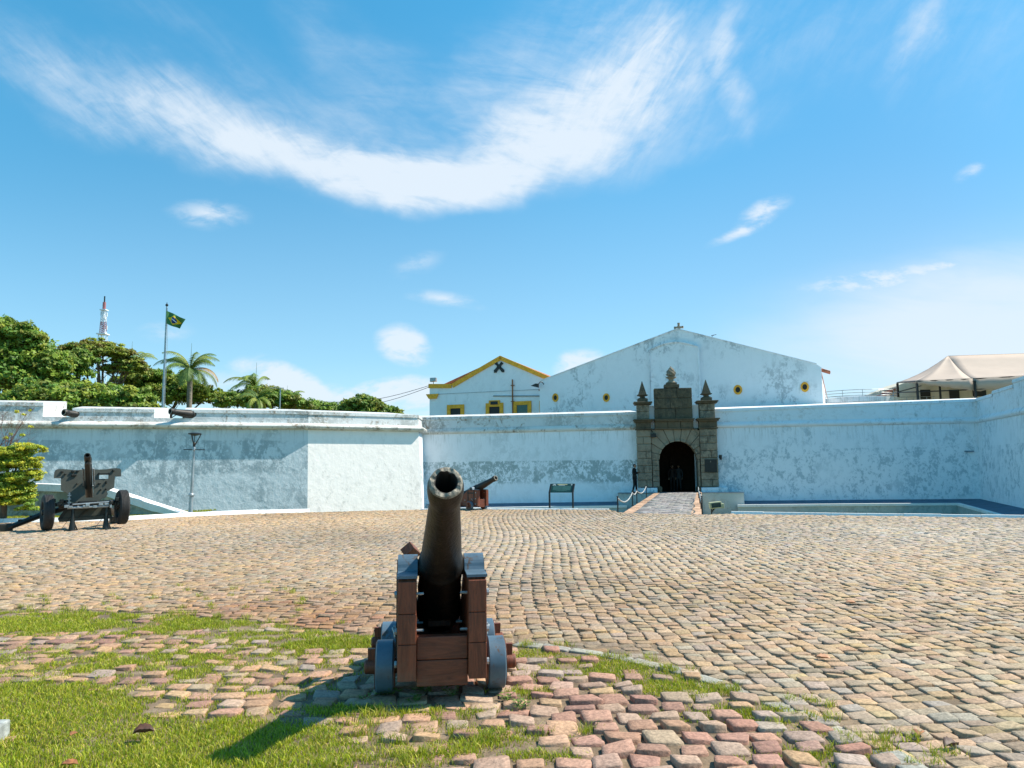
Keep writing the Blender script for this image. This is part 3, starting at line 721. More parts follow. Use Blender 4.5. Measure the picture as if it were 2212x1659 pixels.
# body and roof going back
mb = MB(); L2 = 22
mb.box((xR-.2, .6+L2/2, rc[1]/2-.3), (.4, L2, rc[1]-.6)); mb.box((.2, .6+L2/2, lt[1]/2-.3), (.4, L2, lt[1]-.6)); mb.build('side_walls', mw['hall'], ho)
mb = MB(); e = .9
mb.prism([(xR, rtp[1]-.45), (apex[0], apex[1]-.42), (-.3, lt[1]-.5), (-.3, lt[1]-.65), (apex[0], apex[1]-.6), (xR, rtp[1]-.63)], .601, .6+L2, 'y')
rf = mb.build('tile_roof', m_tile, ho)
mb = MB()
for k in range(5): mb.tube([(xR-.05, .2+k*.24, rtp[1]-.30), (xR+.52, .2+k*.24, rtp[1]-.52)], .07, 8)
mb.build('eave_tiles', m_tile, rf)
# raised central panel with segmental head
pL, pR = hall.X(1405, 800), hall.X(1511, 800); zt = hall.loc(1455, 740)[1]; zsd = hall.loc(1405, 757)[1]
pl = [(pL, 5)] + [(pR, 5)] + [(pR, zsd)] + [(pR+(pL-pR)*i/14, zsd+(zt-zsd)*math.sin(math.pi*i/14)) for i in range(1, 14)] + [(pL, zsd)]
mb = MB(); mb.prism(pl, -.17, -.002, 'y'); rp_ = mb.build('raised_panel', mw['hall'], ho)
mb = MB(); mb.tube([(x_, -.19, z_) for x_, z_ in pl[1:]+[pl[0]]], .075, 8); mb.build('sun_line_bead', mw['hall'], rp_)  # tube added along the panel outline to catch a bright line of sun
def ring(mb, c, r1, r2, y0, y1, sx_=1, sz=1, n=28):
    vs = []; fs = []
    for i in range(n):
        w = 2*math.pi*i/n
        for r_, y in ((r1, y0), (r2, y0), (r2, y1), (r1, y1)): vs.append((c[0]+r_*sx_*math.cos(w), y, c[1]+r_*sz*math.sin(w)))
    for i in range(n):
        for j in range(4): fs.append((i*4+j, ((i+1) % n)*4+j, ((i+1) % n)*4+(j+1) % 4, i*4+(j+1) % 4))
    mb.add(vs, fs)
for (px, py, rx, ry) in ((1200, 859, .25, .34), (1310, 859, .265, .33), (1594, 842, .30, .35), (1738.5, 836, .27, .35)):
    c = hall.loc(px, py); c = (c[0], c[1]-.0)
    mb = MB(); ring(mb, c, .58, 1, -.07, -.002, rx/1.05, ry/1.05); f_ = mb.build('round_window', m_yellow, ho)
    mb = MB(); mb.prism([(c[0]+rx*.56*math.cos(2*math.pi*i/24), c[1]+ry*.56*math.sin(2*math.pi*i/24)) for i in range(24)], -.012, -.003, 'y'); mb.build('opening', m_dark, f_)
# cross on the peak
mb = MB(); cx_, cz_ = hall.loc(1464.5, 706); s_ = .34
def armp(a, w0, w1, l): 
    p = [(-w0, 0), (w0, 0), (w1, l), (-w1, l)]; return [(cx_+x*math.cos(a)-z*math.sin(a), cz_+x*math.sin(a)+z*math.cos(a)) for x, z in p]
for a, l in ((0, .33), (math.pi/2, .33), (-math.pi/2, .33), (math.pi, .34)): mb.prism(armp(a, .05, .085, l), .2+.002*(a != 0), .36-.002*(a != 0), 'y')
ring(mb, (cx_, cz_), .02, .13, .19, .37); mb.box((cx_, .28, cz_-.30), (.3, .34, .16), bev=.02)
mb.build('cross', m_stone, ho)
an = empty('roof_antenna', tuple(hall.a+hall.t*hall.X(1537, 730)+hall.n*.3), hall.ang, 'small thin antenna on the right slope of the hall gable', 'antenna')
z = hall.loc(1537, 733)[1]-.1
mb = MB(); mb.tube([(0, 0, z), (0, 0, z+.42)], .016, 6); mb.build('mast', m_iron, an)
mb = MB(); mb.tube([(-.06, 0, z+.42), (.3, 0, z+.46)], .02, 6); mb.tube([(.0, 0, z+.36), (.16, 0, z+.44)], .012, 6); mb.build('head', m_iron, an)

# small building with yellow trim
sm = Fac(928, 63.0, 1192, 59.6)
so_ = empty('yellow_trim_building', tuple(sm.a), sm.ang, 'smaller white gabled building with ochre trim and crossed cannon emblem', 'building')
P_ = [sm.loc(928, 830), sm.loc(976, 830), sm.loc(1081, 769), sm.loc(1200, 819.5)]
xr_ = sm.X(1200, 850)
mb = MB(); mb.prism([(0, 0), (xr_, 0), P_[3], P_[2], P_[1], P_[0]], 0, .5, 'y')
mb.box((.25, 8, P_[0][1]/2), (.5, 15, P_[0][1]-.02)); mb.build('wall', mw['white'], so_)
def tr(mb, a, b, w=.32, y0=-.10, y1=.56, up_=.02):
    dx, dz = b[0]-a[0], b[1]-a[1]; L_ = math.hypot(dx, dz); n = (dz/L_*w, -dx/L_*w); u = (-dz/L_*up_, dx/L_*up_)
    mb.prism([(a[0]+n[0], a[1]+n[1]), (b[0]+n[0], b[1]+n[1]), (b[0]+u[0], b[1]+u[1]), (a[0]+u[0], a[1]+u[1])], y0, y1, 'y')
mb = MB(); tr(mb, (P_[0][0]-.06, P_[0][1]), P_[1]); tr(mb, P_[1], P_[2]); tr(mb, P_[2], P_[3]); mb.build('ochre_trim', m_yellow, so_)
mb = MB(); a_ = sm.loc(921, 852); b_ = sm.loc(948, 861)
mb.prism([(-.28, a_[1]), (sm.X(948, 855), a_[1]), (sm.X(946, 855)-.1, b_[1]), (-.02, b_[1])], -.16, .02, 'y'); mb.build('corner_bracket', m_yellow, so_)
mb = MB(); mb.prism([(.2, P_[0][1]-.3), P_[2], (xr_, P_[3][1]-.3), (xr_, P_[3][1]-.5), (P_[2][0], P_[2][1]-.25), (.2, P_[0][1]-.5)], .51, 16, 'y'); mb.build('roof', m_tile, so_)
def swin(x0p, x1p, ytp, glass, top=False):
    a = sm.loc(x0p, ytp); b = sm.loc(x1p, ytp); z0 = 3.4; w = .30; zt = a[1]
    mb = MB(); mb.box(((a[0]+b[0])/2, -.06, zt-w/2), (b[0]-a[0], .12, w)); mb.box((a[0]+w/2, -.062, (zt-w+z0)/2), (w, .12, zt-w-z0)); mb.box((b[0]-w/2, -.062, (zt-w+z0)/2), (w, .12, zt-w-z0))
    if top: mb.box(((a[0]+b[0])/2, -.065, zt+.10), ((b[0]-a[0])*.62, .13, .24))
    f_ = mb.build('window', m_yellow, so_)
    mb = MB(); mb.box(((a[0]+b[0])/2, -.02, (zt-w+z0)/2), (b[0]-a[0]-2*w, .034, zt-w-z0)); mb.build('pane', glass, f_)
    if top:
        mb = MB(); mb.box(((a[0]+b[0])/2, -.15, zt+.0), (.62, .05, .26)); mb.build('sign_plate', m_iron, f_)
swin(966.5, 1003, 875, m_dark); swin(1050, 1087.5, 871.5, m_dark, True); swin(1109, 1148, 867.5, m_glass)
mb = MB(); a = sm.loc(1167, 866); mb.box((a[0], -.04, a[1]/2+1.5), (.11, .08, a[1]-3)); mb.build('ochre_jamb', m_yellow, so_)
a = sm.loc(1108, 820); mb = MB(); mb.tube([(a[0], -.14, 3.5), (a[0], -.14, a[1])], .055, 8); 
for f_ in (.3, .6, .85): mb.box((a[0], -.1, 3.5+(a[1]-3.5)*f_+.3), (.3, .12, .05))
mb.build('rusty_pipe', m_rust, so_)
mb = MB(); a, b = sm.loc(1066, 867.5-12), sm.loc(1167, 861.5-6); 
mb.tube([(a[0], -.05, a[1]), (b[0], -.05, b[1])], .05, 6); a, b = sm.loc(935, 863-4), sm.loc(1167, 840+6)
mb.tube([(sm.X(945, 860), -.03, sm.loc(945, 851.5)[1]), (b[0], -.03, sm.loc(1150, 842)[1])], .016, 6); mb.build('conduit', m_gal, so_)
# crossed cannon emblem with ball
c = sm.loc(1078.5, 792); mb = MB()
for sg in (1, -1):
    for i, (s0, s1, w0, w1) in enumerate(((-.62, -.54, .05, .05), (-.54, -.38, .13, .13), (-.38, .30, .115, .09), (.30, .42, .12, .12))):
        p = [(s0, -w0), (s1, -w1), (s1, w1), (s0, w0)]; a = R(48)
        mb.prism([(c[0]+sg*(x*math.cos(a)-z*math.sin(a)), c[1]+(x*math.sin(a)+z*math.cos(a))) for x, z in p], -.10-.004*sg, -.003, 'y')
mb.prism([(c[0]+.17*math.cos(2*math.pi*i/16), c[1]+.17*math.sin(2*math.pi*i/16)) for i in range(16)], -.13, -.004, 'y')
mb.build('crossed_cannon_emblem', m_iron, so_)
# floodlight on its corner
fl_ = empty('roof_floodlight', tuple(sm.a+sm.t*.25+sm.n*.2+Vector((0, 0, P_[0][1]))), sm.ang, 'small grey floodlight on the left corner of the ochre trimmed roof', 'floodlight')
mb = MB(); mb.tube([(0, 0, 0), (0, 0, .22)], .025, 6); mb.build('stem', m_iron, fl_)
mb = MB(); mb.box((0, 0, .38), (.55, .28, .34), bev=.03); mb.box((0, -.15, .38), (.45, .03, .26)); mb.build('housing', m_gal, fl_)
# wall lamp with bracket near the hall corner
p = hall.a+hall.t*(-.0)-hall.n*.0
wl = empty('wall_lamp', (hall.a.x, hall.a.y, hall.loc(1170, 830)[1]), hall.ang, 'dark hooded lamp on a curved arm at the left corner of the hall', 'lamp')
mb = MB(); mb.tube([(.35, -.0, -.02), (.33, -.2, .12), (.2, -.35, .14), (.1, -.42, .0), (-.05, -.45, -.05)], .03, 8); mb.build('arm', m_iron, wl)
mb = MB(); mb.prism([(-.5, -.14), (.1, -.30), (.1, -.0), (-.1, .02)], -.56, -.34, 'y'); mb.build('hood', m_iron, wl)
# overhead cables
for k in range(2):
    a = sm.a+sm.t*0+Vector((0, 0, P_[0][1]-.1-.12*k)); b = at(700, 868+8*k, 75); pts = []
    for i in range(13):
        t = i/12; q = a.lerp(b, t); q.z -= .5*math.sin(math.pi*t)*(1+k*.3); pts.append(q)
    mb = MB(); mb.tube(pts, .022, 5); o = mb.build('overhead_cable', m_iron); tag(o, ['upper', 'lower'][k]+' thin cable running left from the corner of the ochre trimmed building', 'cable')

# right side: pavilion tent, pale building, round tank, railing
tent = empty('marquee_tent', tuple(plan(2060, 50)), 0, 'long cream canvas marquee on a dark steel frame above the right wall', 'tent')
TO = Vector(tent.location)
def tl_(px, py, Y): return at(px, py, Y+8)-TO
can = MB()
e0, e1, e2 = tl_(1938, 826.5, 50), tl_(1977, 824, 46), tl_(2330, 806, 43.2)     # front eave
r1, r2 = tl_(2048, 769, 52), tl_(2330, 760, 50)
b0, b1, b2 = tl_(1941, 826, 53), tl_(1990, 815, 60), tl_(2330, 806, 58)
def sag(a, b, c, d, n=6, m_=8, s_=.25):
    vs = []; fs = []
    for i in range(n+1):
        for j in range(m_+1):
            u, v = i/n, j/m_; p = a.lerp(b, u).lerp(d.lerp(c, u), v); k = math.sin(math.pi*v)*s_*(.7+.3*math.sin(u*math.pi)); p = p-Vector((0, 0, k)); vs.append(p)
    for i in range(n):
        for j in range(m_): fs.append((i*(m_+1)+j, (i+1)*(m_+1)+j, (i+1)*(m_+1)+j+1, i*(m_+1)+j+1))
    can.add(vs, fs)
f1 = tl_(2100, 818.5, 45.2)
sag(f1, e2, r2, r1, 12, 8, .45); 
m1 = e1
sag(e1, f1, r1, r1, 6, 8, .3); sag(e0, e1, r1, r1, 5, 8, .3); sag(b0, b1, r1, r1, 4, 5, .3); sag(b1, b2, r2, r1, 6, 5, .4); sag(b0, e0, r1, r1, 2, 6, .3)
o = can.build('canopy', m_tent, tent, smooth=60, fix=False); 
mo = o.modifiers.new('thickness', 'SOLIDIFY'); mo.thickness = .02
val = MB()
def valance(a, b, h0, h1, n=14):
    vs = []
    for i in range(n+1):
        t = i/n; p = a.lerp(b, t); h = h0+(h1-h0)*t+.05*math.sin(i*2.1); q = Vector((0, -.03+.02*math.sin(i*1.7), 0)); vs += [p+q+Vector((0, 0, .03)), p+q-Vector((0, 0, h))]
    val.add(vs, [(2*i, 2*i+2, 2*i+3, 2*i+1) for i in range(n)])
valance(e1, f1, .12, .85); valance(f1, e2, .85, .85); valance(e0, e1, .0, .12)
o = val.build('valance', m_tent, tent, smooth=60, fix=False); mo = o.modifiers.new('thickness', 'SOLIDIFY'); mo.thickness = .015
for (px, Y, yt) in ((1938.5, 50, 828), (1980.5, 46, 826), (2105, 45.1, 822), (2160, 55, 832), (2275, 43.5, 815), (2030, 58, 834)):
    a = tl_(px, yt, Y); mb = MB(); mb.box((a.x, a.y, a.z/2+TO.z), (.13, .13, a.z)); mb.build('post', m_iron, tent)
mb = MB()
for a, b in ((e0, e1), (e1, f1), (f1, e2), (b0, b1), (b1, b2), (b0, e0)):
    mb.tube([a-Vector((0, 0, .75)), b-Vector((0, 0, .75))], .045, 6); mb.tube([a, b], .05, 6)
mb.build('frame', m_iron, tent)
pb = Fac(1944, 68, 2330, 66)
po = empty('pale_annex_building', tuple(pb.a), pb.ang, 'pale low building with three small windows, seen beneath the marquee', 'building')
xe = pb.X(2330, 840); mb = MB()
mb.prism([(0, 0), (xe, 0), (xe, 9.4), (pb.X(2200, 840), pb.loc(2150, 800)[1]), (pb.X(1990, 840), pb.loc(1990, 812)[1]), (0, pb.loc(1946, 834)[1])], 0, 9, 'y'); m_cream = M('cream_wall', (.62, .56, .44), .8, var=.1, vs=1.2); mb.build('wall', m_cream, po)
for px in (1998.5, 2061, 2115):
    a = pb.loc(px-(13 if px < 2100 else 17), 842 if px < 2100 else 836); b = pb.X(px+(13 if px < 2100 else 17), 850)
    mb = MB(); mb.box(((a[0]+b)/2, -.02, a[1]-.42), (b-a[0]-.14, .05, .84)); f_ = mb.build('window', m_dark, po)
    mb = MB(); mb.box(((a[0]+b)/2, -.05, a[1]+.04), (b-a[0], .1, .08)); mb.build('lintel', m_cream, f_)
mb = MB(); a = pb.loc(1944, 836)
for k in range(8): mb.tube([(-.05+.0*k, .3+k*.35, a[1]-.15), (-1.0, .3+k*.35, a[1]-.75)], .1, 7)
for k in range(6): mb.tube([(-.1-.17*k, -.0, a[1]-.16-.1*k), (-.1-.17*k, 3, a[1]-.12-.1*k)], .06, 6)
mb.build('tiled_eave', m_tile, po)
# round tank slab and railing
tk = plan(1850, 60)
mb = MB(); mb.lathe([(3.3, -.3), (3.3, .06), (3.0, .10), (.01, .14)], Matrix.Translation((tk.x, tk.y, at(1850, 866, 60).z)), 40); mb.lathe([(2.6, 0), (2.6, at(1850, 866, 60).z-.28)], Matrix.Translation((tk.x, tk.y, 0)), 24)
o = mb.build('round_tank', mw['right']); tag(o, 'low round pale blue tank top behind the wall, right of the hall', 'tank')
rl = empty('steel_railing', tuple(tk), 0, 'thin grey steel railing on the round tank beside the hall', 'railing')
zt = at(1850, 849.5, 60).z; mb = MB()
ringp = lambda r_, z, a0, a1, n: [(r_*math.cos(a0+(a1-a0)*i/n), r_*math.sin(a0+(a1-a0)*i/n), z) for i in range(n+1)]
for z in (zt, zt-.22, zt-.42): mb.tube(ringp(3.1, z, 0, 2*math.pi, 40)[:-1], .022, 5, closed=True)
mb.build('rails', m_gal, rl)
mb = MB(); mb.tube([(3.1, 0, zt-.35), (6.2, -.3, zt-.35)], .022, 5); mb.tube([(3.1, 0, zt-.6), (6.2, -.3, zt-.6)], .022, 5)
for k in range(7): x = 3.1+k*.5; mb.tube([(x, -.05*k, zt-.35), (x, -.05*k, zt-1.2)], .02, 5)
mb.build('side_rail', m_gal, rl)
for k in range(14):
    a = 2*math.pi*k/14; mb = MB(); mb.tube([(3.1*math.cos(a), 3.1*math.sin(a), zt), (3.1*math.cos(a), 3.1*math.sin(a), zt-.9)], .02, 5); mb.build('post', m_gal, rl)

# communications tower far away
TY = 300; tb = plan(211, TY)
tw = empty('radio_tower', (tb.x, tb.y, 0), 0, 'tall red and white lattice mast rising far behind the trees', 'tower')
m_red = M('tower_red', (.34, .12, .13), .6, bump=0); m_wh = M('tower_white', (.72, .76, .82), .6, bump=0)
zz = lambda py: at(211, py, TY).z
def lat(z0, z1, w0, w1, n, mat, name, r=.16):
    mb = MB()
    cs = ((-1, -1), (1, -1), (1, 1), (-1, 1))
    for a, b in cs: mb.tube([(a*w0/2, b*w0/2, z0), (a*w1/2, b*w1/2, z1)], r, 5)
    for i in range(n):
        t0, t1 = i/n, (i+1)/n; za, zb = z0+(z1-z0)*t0, z0+(z1-z0)*t1; wa, wb = w0+(w1-w0)*t0, w0+(w1-w0)*t1
        for k in range(4):
            p, q = cs[k], cs[(k+1) % 4]
            mb.tube([(p[0]*wa/2, p[1]*wa/2, za), (q[0]*wb/2, q[1]*wb/2, zb)], r*.6, 4); mb.tube([(q[0]*wa/2, q[1]*wa/2, za), (p[0]*wb/2, p[1]*wb/2, zb)], r*.6, 4)
            mb.tube([(p[0]*wb/2, p[1]*wb/2, zb), (q[0]*wb/2, q[1]*wb/2, zb)], r*.6, 4)
    mb.build(name, mat, tw)
lat(0, zz(722), 3.6, 2.4, 9, m_wh, 'lower_lattice', .11)
lat(zz(722), zz(696), 1.9, 1.6, 6, m_red, 'red_lattice', .08); lat(zz(696), zz(670), 1.6, 1.3, 5, m_wh, 'upper_lattice', .10)
for z_, w_ in ((zz(722), 3.6), (zz(670), 2.4)): mb = MB(); mb.box((0, 0, z_), (w_, w_, .4)); mb.build('platform', m_wh, tw)
for i in range(10):
    mb = MB()
    z = zz(722)+(zz(672)-zz(722))*random.random(); a = random.random()*6.28; mb.box((1.2*math.cos(a), 1.5*math.sin(a), z), (.35, .35, 1.6)); mb.tube([(0, 0, z), (1.2*math.cos(a), 1.5*math.sin(a), z)], .06, 4); mb.build('antenna_panel', m_wh, tw)
mb = MB(); mb.tube([(0, 0, zz(670)), (0, 0, zz(653))], .62, 8); mb.build('red_mast', m_red, tw)
mb = MB(); mb.tube([(0, 0, zz(653)), (0, 0, zz(640))], .25, 6); mb.build('tip', m_dkolive, tw)

# flag pole and flag
fpb = at(351.5, 884, 55); ftop = at(358, 662, 55)
fp = empty('flagpole', (fpb.x, 55, 0), 0, 'tall grey flagpole on the bastion carrying the national flag', 'flagpole')
hx = ftop.z
mb = MB(); mb.tube([(0, 0, 0), (0, 0, hx*.5), (0, 0, hx)], [.11, .09, .05], 12); mb.build('pole', m_gal, fp, smooth=True)
mb = MB(); mb.lathe([(.02, 0), (.10, .05), (.10, .14), (.03, .2), (.02, .3)], Matrix.Translation((0, 0, hx)), 12); mb.build('finial', m_iron, fp)
mb = MB(); mb.tube([(.14, -.02, 4.5), (.16, -.02, hx*.8), (.06, -.02, hx-.1)], .012, 4); mb.build('rope', m_gal, fp)
m_flag, t_, b_ = newmat('flag_cloth'); g_ = G(t_); c0 = g_.n('ShaderNodeTexCoord'); sp = g_.n('ShaderNodeSeparateXYZ'); g_.l(c0.outputs['UV'], sp.inputs[0])
X_ = g_.m('SUBTRACT', sp.outputs[0], .5); Y_ = g_.m('SUBTRACT', sp.outputs[1], .5)
rh = g_.m('ADD', g_.m('DIVIDE', g_.m('ABSOLUTE', X_), .415), g_.m('DIVIDE', g_.m('ABSOLUTE', Y_), .38)); isr = g_.m('LESS_THAN', rh, 1)
xx = g_.m('MULTIPLY', X_, 1.43); dd = g_.m('SQRT', g_.m('ADD', g_.m('MULTIPLY', xx, xx), g_.m('MULTIPLY', Y_, Y_))); isd = g_.m('LESS_THAN', dd, .255)
x2 = g_.m('ADD', xx, .12); y2 = g_.m('ADD', Y_, .55); d2 = g_.m('SQRT', g_.m('ADD', g_.m('MULTIPLY', x2, x2), g_.m('MULTIPLY', y2, y2)))
isb = g_.m('MULTIPLY', g_.m('MULTIPLY', g_.m('LESS_THAN', d2, .635), g_.m('GREATER_THAN', d2, .575)), isd)
c = g_.mix(isr, (.055, .19, .06), (.85, .55, .01)); c = g_.mix(isd, c, (.012, .03, .15)); c = g_.mix(isb, c, (.7, .75, .8)); g_.l(c, b_.inputs['Base Color']); b_.inputs['Roughness'].default_value = .8
q = [at(x, y, 54.85) for x, y in ((359.3, 671), (398.5, 688), (388, 711), (359.3, 699))]; n1_, n2_ = 22, 14; vs = []; fs = []; uvs = []
for i in range(n1_+1):
    for j in range(n2_+1):
        u, v = i/n1_, j/n2_; p = q[0].lerp(q[1], u).lerp(q[3].lerp(q[2], u), v); p.y += (.22*math.sin(u*7+v*2.5)+.1*math.sin(u*13-v*4))*u**.5; p.z += .05*math.sin(u*6+v*3)*u; vs.append(p); uvs.append((u, 1-v))
for i in range(n1_):
    for j in range(n2_): fs.append((i*(n2_+1)+j, (i+1)*(n2_+1)+j, (i+1)*(n2_+1)+j+1, i*(n2_+1)+j+1))
mb = MB(); mb.add(vs, fs); o = mb.build('flag', m_flag, smooth=80, fix=False); tag(o, 'green flag with yellow diamond and blue disc flying from the tall pole', 'flag')
ul = o.data.uv_layers.new(name='UVMap')
for l_ in o.data.loops: ul.data[l_.index].uv = uvs[l_.vertex_index]

# ================================================================== trees
rng = np.random.default_rng(11)
def foliage(name, parent, lobes, n, leaf, cols, seed=0, flat=0., K=None, spread=.16, asp=2.0):
    """leaf quads gathered in clumps over the shell of several ellipsoids (local coordinates of parent)"""
    r = np.random.default_rng(seed+5); lobes = np.array(lobes, float)
    wgt = lobes[:, 3]*lobes[:, 5]+lobes[:, 3]*lobes[:, 4]; wgt /= wgt.sum()
    K = K or max(12, n//48)
    li = r.choice(len(lobes), K, p=wgt); d = r.normal(size=(K, 3)); d /= np.linalg.norm(d, axis=1)[:, None]; d[:, 2] = np.where(d[:, 2] < -.3, -d[:, 2]*.6, d[:, 2])
    rad = 1-np.abs(r.normal(size=K))*.26+r.normal(size=K)*.05
    cc = lobes[li, :3]+d*lobes[li, 3:6]*rad[:, None]; cr = spread*1.12*lobes[li, 3:6].mean(axis=1)*r.uniform(.6, 1.5, K)
    ci = r.integers(0, K, n); g = r.normal(size=(n, 3)); g /= np.linalg.norm(g, axis=1)[:, None]
    gr = r.random(n)**.45; P = cc[ci]+g*(cr[ci]*gr)[:, None]*np.array([1.25, 1.25, .72*(1-flat*.5)])
    # orientation: outward from the clump, randomised
    nn = g*.6+np.array([.25, -.15, .6])+r.normal(size=(n, 3))*.55; nn /= np.linalg.norm(nn, axis=1)[:, None]
    t = r.normal(size=(n, 3)); t -= nn*(t*nn).sum(1)[:, None]; t /= np.linalg.norm(t, axis=1)[:, None]; b = np.cross(nn, t)
    s = leaf*r.uniform(.6, 1.35, n)[:, None]; a = t*s*.5; c = b*s*.5/asp
    V = np.stack([P-a, P+c, P+a+nn*s*.12, P-c], 1).reshape(-1, 3); Q = np.arange(4*n).reshape(n, 4)
    cols = np.array(cols); k = r.integers(0, len(cols), K); col = cols[k][ci]*r.uniform(.75, 1.3, (n, 1)); col = np.repeat(col, 4, 0)
    return npmesh(name, V, Q, m_leaf, col, parent)
GREEN = [(.15, .215, .022), (.19, .25, .026), (.10, .17, .022), (.24, .28, .03), (.17, .19, .025)]
GREEN = [(q[0]*1.04, q[1]*1.235, q[2]*1.3) for q in GREEN]
OLIVE = [(.26, .26, .022), (.30, .28, .025), (.17, .20, .022), (.20, .18, .025)]
OLIVE = [(q[0]*0.976, q[1]*1.159, q[2]*1.3) for q in OLIVE]
DARKG = [(.08, .13, .022), (.12, .165, .025), (.16, .18, .025)]
DARKG = [(q[0]*1.04, q[1]*1.235, q[2]*1.3) for q in DARKG]
LITE = [(.36, .38, .022), (.44, .42, .025), (.25, .31, .022), (.30, .33, .028)]
LITE = [tuple(min(.6, c*1.15) for c in q) for q in LITE]
def tree(name, px, Y, lobes, n, leaf, cols, seed, label, trunk=.3, flat=0, limbs=6, cat='tree', asp=2.0, spread=.16, K=None, group='trees behind the fort'):
    base = plan(px, Y); base.z = ZM
    t = empty(name, tuple(base), 0, label, cat, group)
    ll = []
    for (lx, ly, rx, ry) in lobes:
        p = at(lx, ly, Y)-base; k = Y/F; ll.append((p.x, p.y+random.uniform(-.8, .8), p.z, rx*k, (rx*k+ry*k)/2, ry*k))
    foliage('crown', t, ll, n, leaf, cols, seed, flat, spread=spread, asp=asp, K=K)
    mb = MB(); zc = min(l[2] for l in ll); fk = Vector((0, 0, max(1.5, zc*.55)))
    mb.tube([(0, 0, -.1), (.05, 0, fk.z*.5), fk], [trunk*1.3, trunk, trunk*.85], 10)
    for i in range(limbs):
        l = ll[i % len(ll)]; e = Vector((l[0]+random.uniform(-.5, .5)*l[3], l[1]+random.uniform(-.5, .5)*l[4], l[2]+random.uniform(-.2, .4)*l[5])); mid = fk.lerp(e, .5)+Vector((random.uniform(-.4, .4), random.uniform(-.3, .3), -.1*e.z*.3))
        mb.tube([fk-Vector((0, 0, .2)), mid, e], [trunk*.6, trunk*.38, trunk*.12], 7)
        for j in range(3):
            s_ = mid.lerp(e, .3+.2*j); mb.tube([s_, s_+Vector((random.uniform(-1, 1)*l[3]*.5, random.uniform(-1, 1)*l[4]*.5, l[5]*.5))], [trunk*.18, .02], 5)
    mb.build('trunk', m_bark, t, smooth=60)
    return t
tree('leafy_tree', 30, 60, [(20, 722, 62, 34), (60, 735, 42, 30), (85, 762, 24, 22), (40, 780, 85, 55), (-40, 750, 70, 55), (5, 830, 100, 50), (110, 800, 40, 45)], 52000, .34, OLIVE+GREEN, 1, 'tallest broad leafed tree at the far left behind the bastion', .45)
tree('leafy_tree', 140, 66, [(140, 800, 55, 40), (120, 840, 60, 50), (165, 780, 38, 30), (90, 850, 60, 40)], 30000, .32, DARKG+GREEN, 2, 'dark green tree between the tallest tree and the umbrella crown', .35)
tree('umbrella_tree', 212, 72, [(195, 762, 62, 24), (240, 770, 58, 26), (280, 792, 36, 24), (160, 765, 40, 22), (262, 800, 55, 18), (215, 752, 45, 18)], 30000, .28, OLIVE+[(.2, .16, .03)], 3, 'olive brown umbrella shaped crown with open dark underside', .35, 1, 10)
tree('leafy_tree', 190, 57, [(120, 872, 95, 46), (200, 868, 90, 42), (270, 868, 60, 34), (60, 880, 90, 40), (310, 885, 40, 22)], 52000, .34, GREEN+OLIVE, 4, 'wide glossy leafed tree directly behind the first embrasure', .3)
tree('leafy_tree', 330, 78, [(320, 822, 52, 26), (370, 828, 50, 26), (300, 850, 40, 34), (415, 850, 50, 28), (360, 862, 60, 34), (450, 862, 44, 22), (470, 852, 20, 12), (265, 828, 30, 20)], 44000, .30, GREEN+OLIVE, 5, 'rounded green tree behind the flagpole', .35)
tree('leafy_tree', 560, 74, [(560, 862, 60, 30), (520, 872, 50, 26), (600, 868, 50, 28), (640, 876, 40, 18)], 28000, .28, GREEN+OLIVE, 6, 'low rounded tree beneath the middle palm', .3)
tree('leafy_tree', 700, 80, [(665, 884, 50, 18), (710, 888, 50, 16), (760, 897, 40, 14), (630, 880, 30, 18)], 22000, .28, GREEN, 7, 'flat low tree line between the palms and the round tree', .3)
tree('leafy_tree', 800, 70, [(778, 876, 36, 24), (765, 886, 34, 24), (805, 882, 34, 20), (835, 890, 30, 16), (790, 896, 55, 20), (860, 898, 16, 8)], 26000, .28, GREEN+DARKG+OLIVE, 8, 'round dark tree with an uneven top, last before the ochre building', .3)

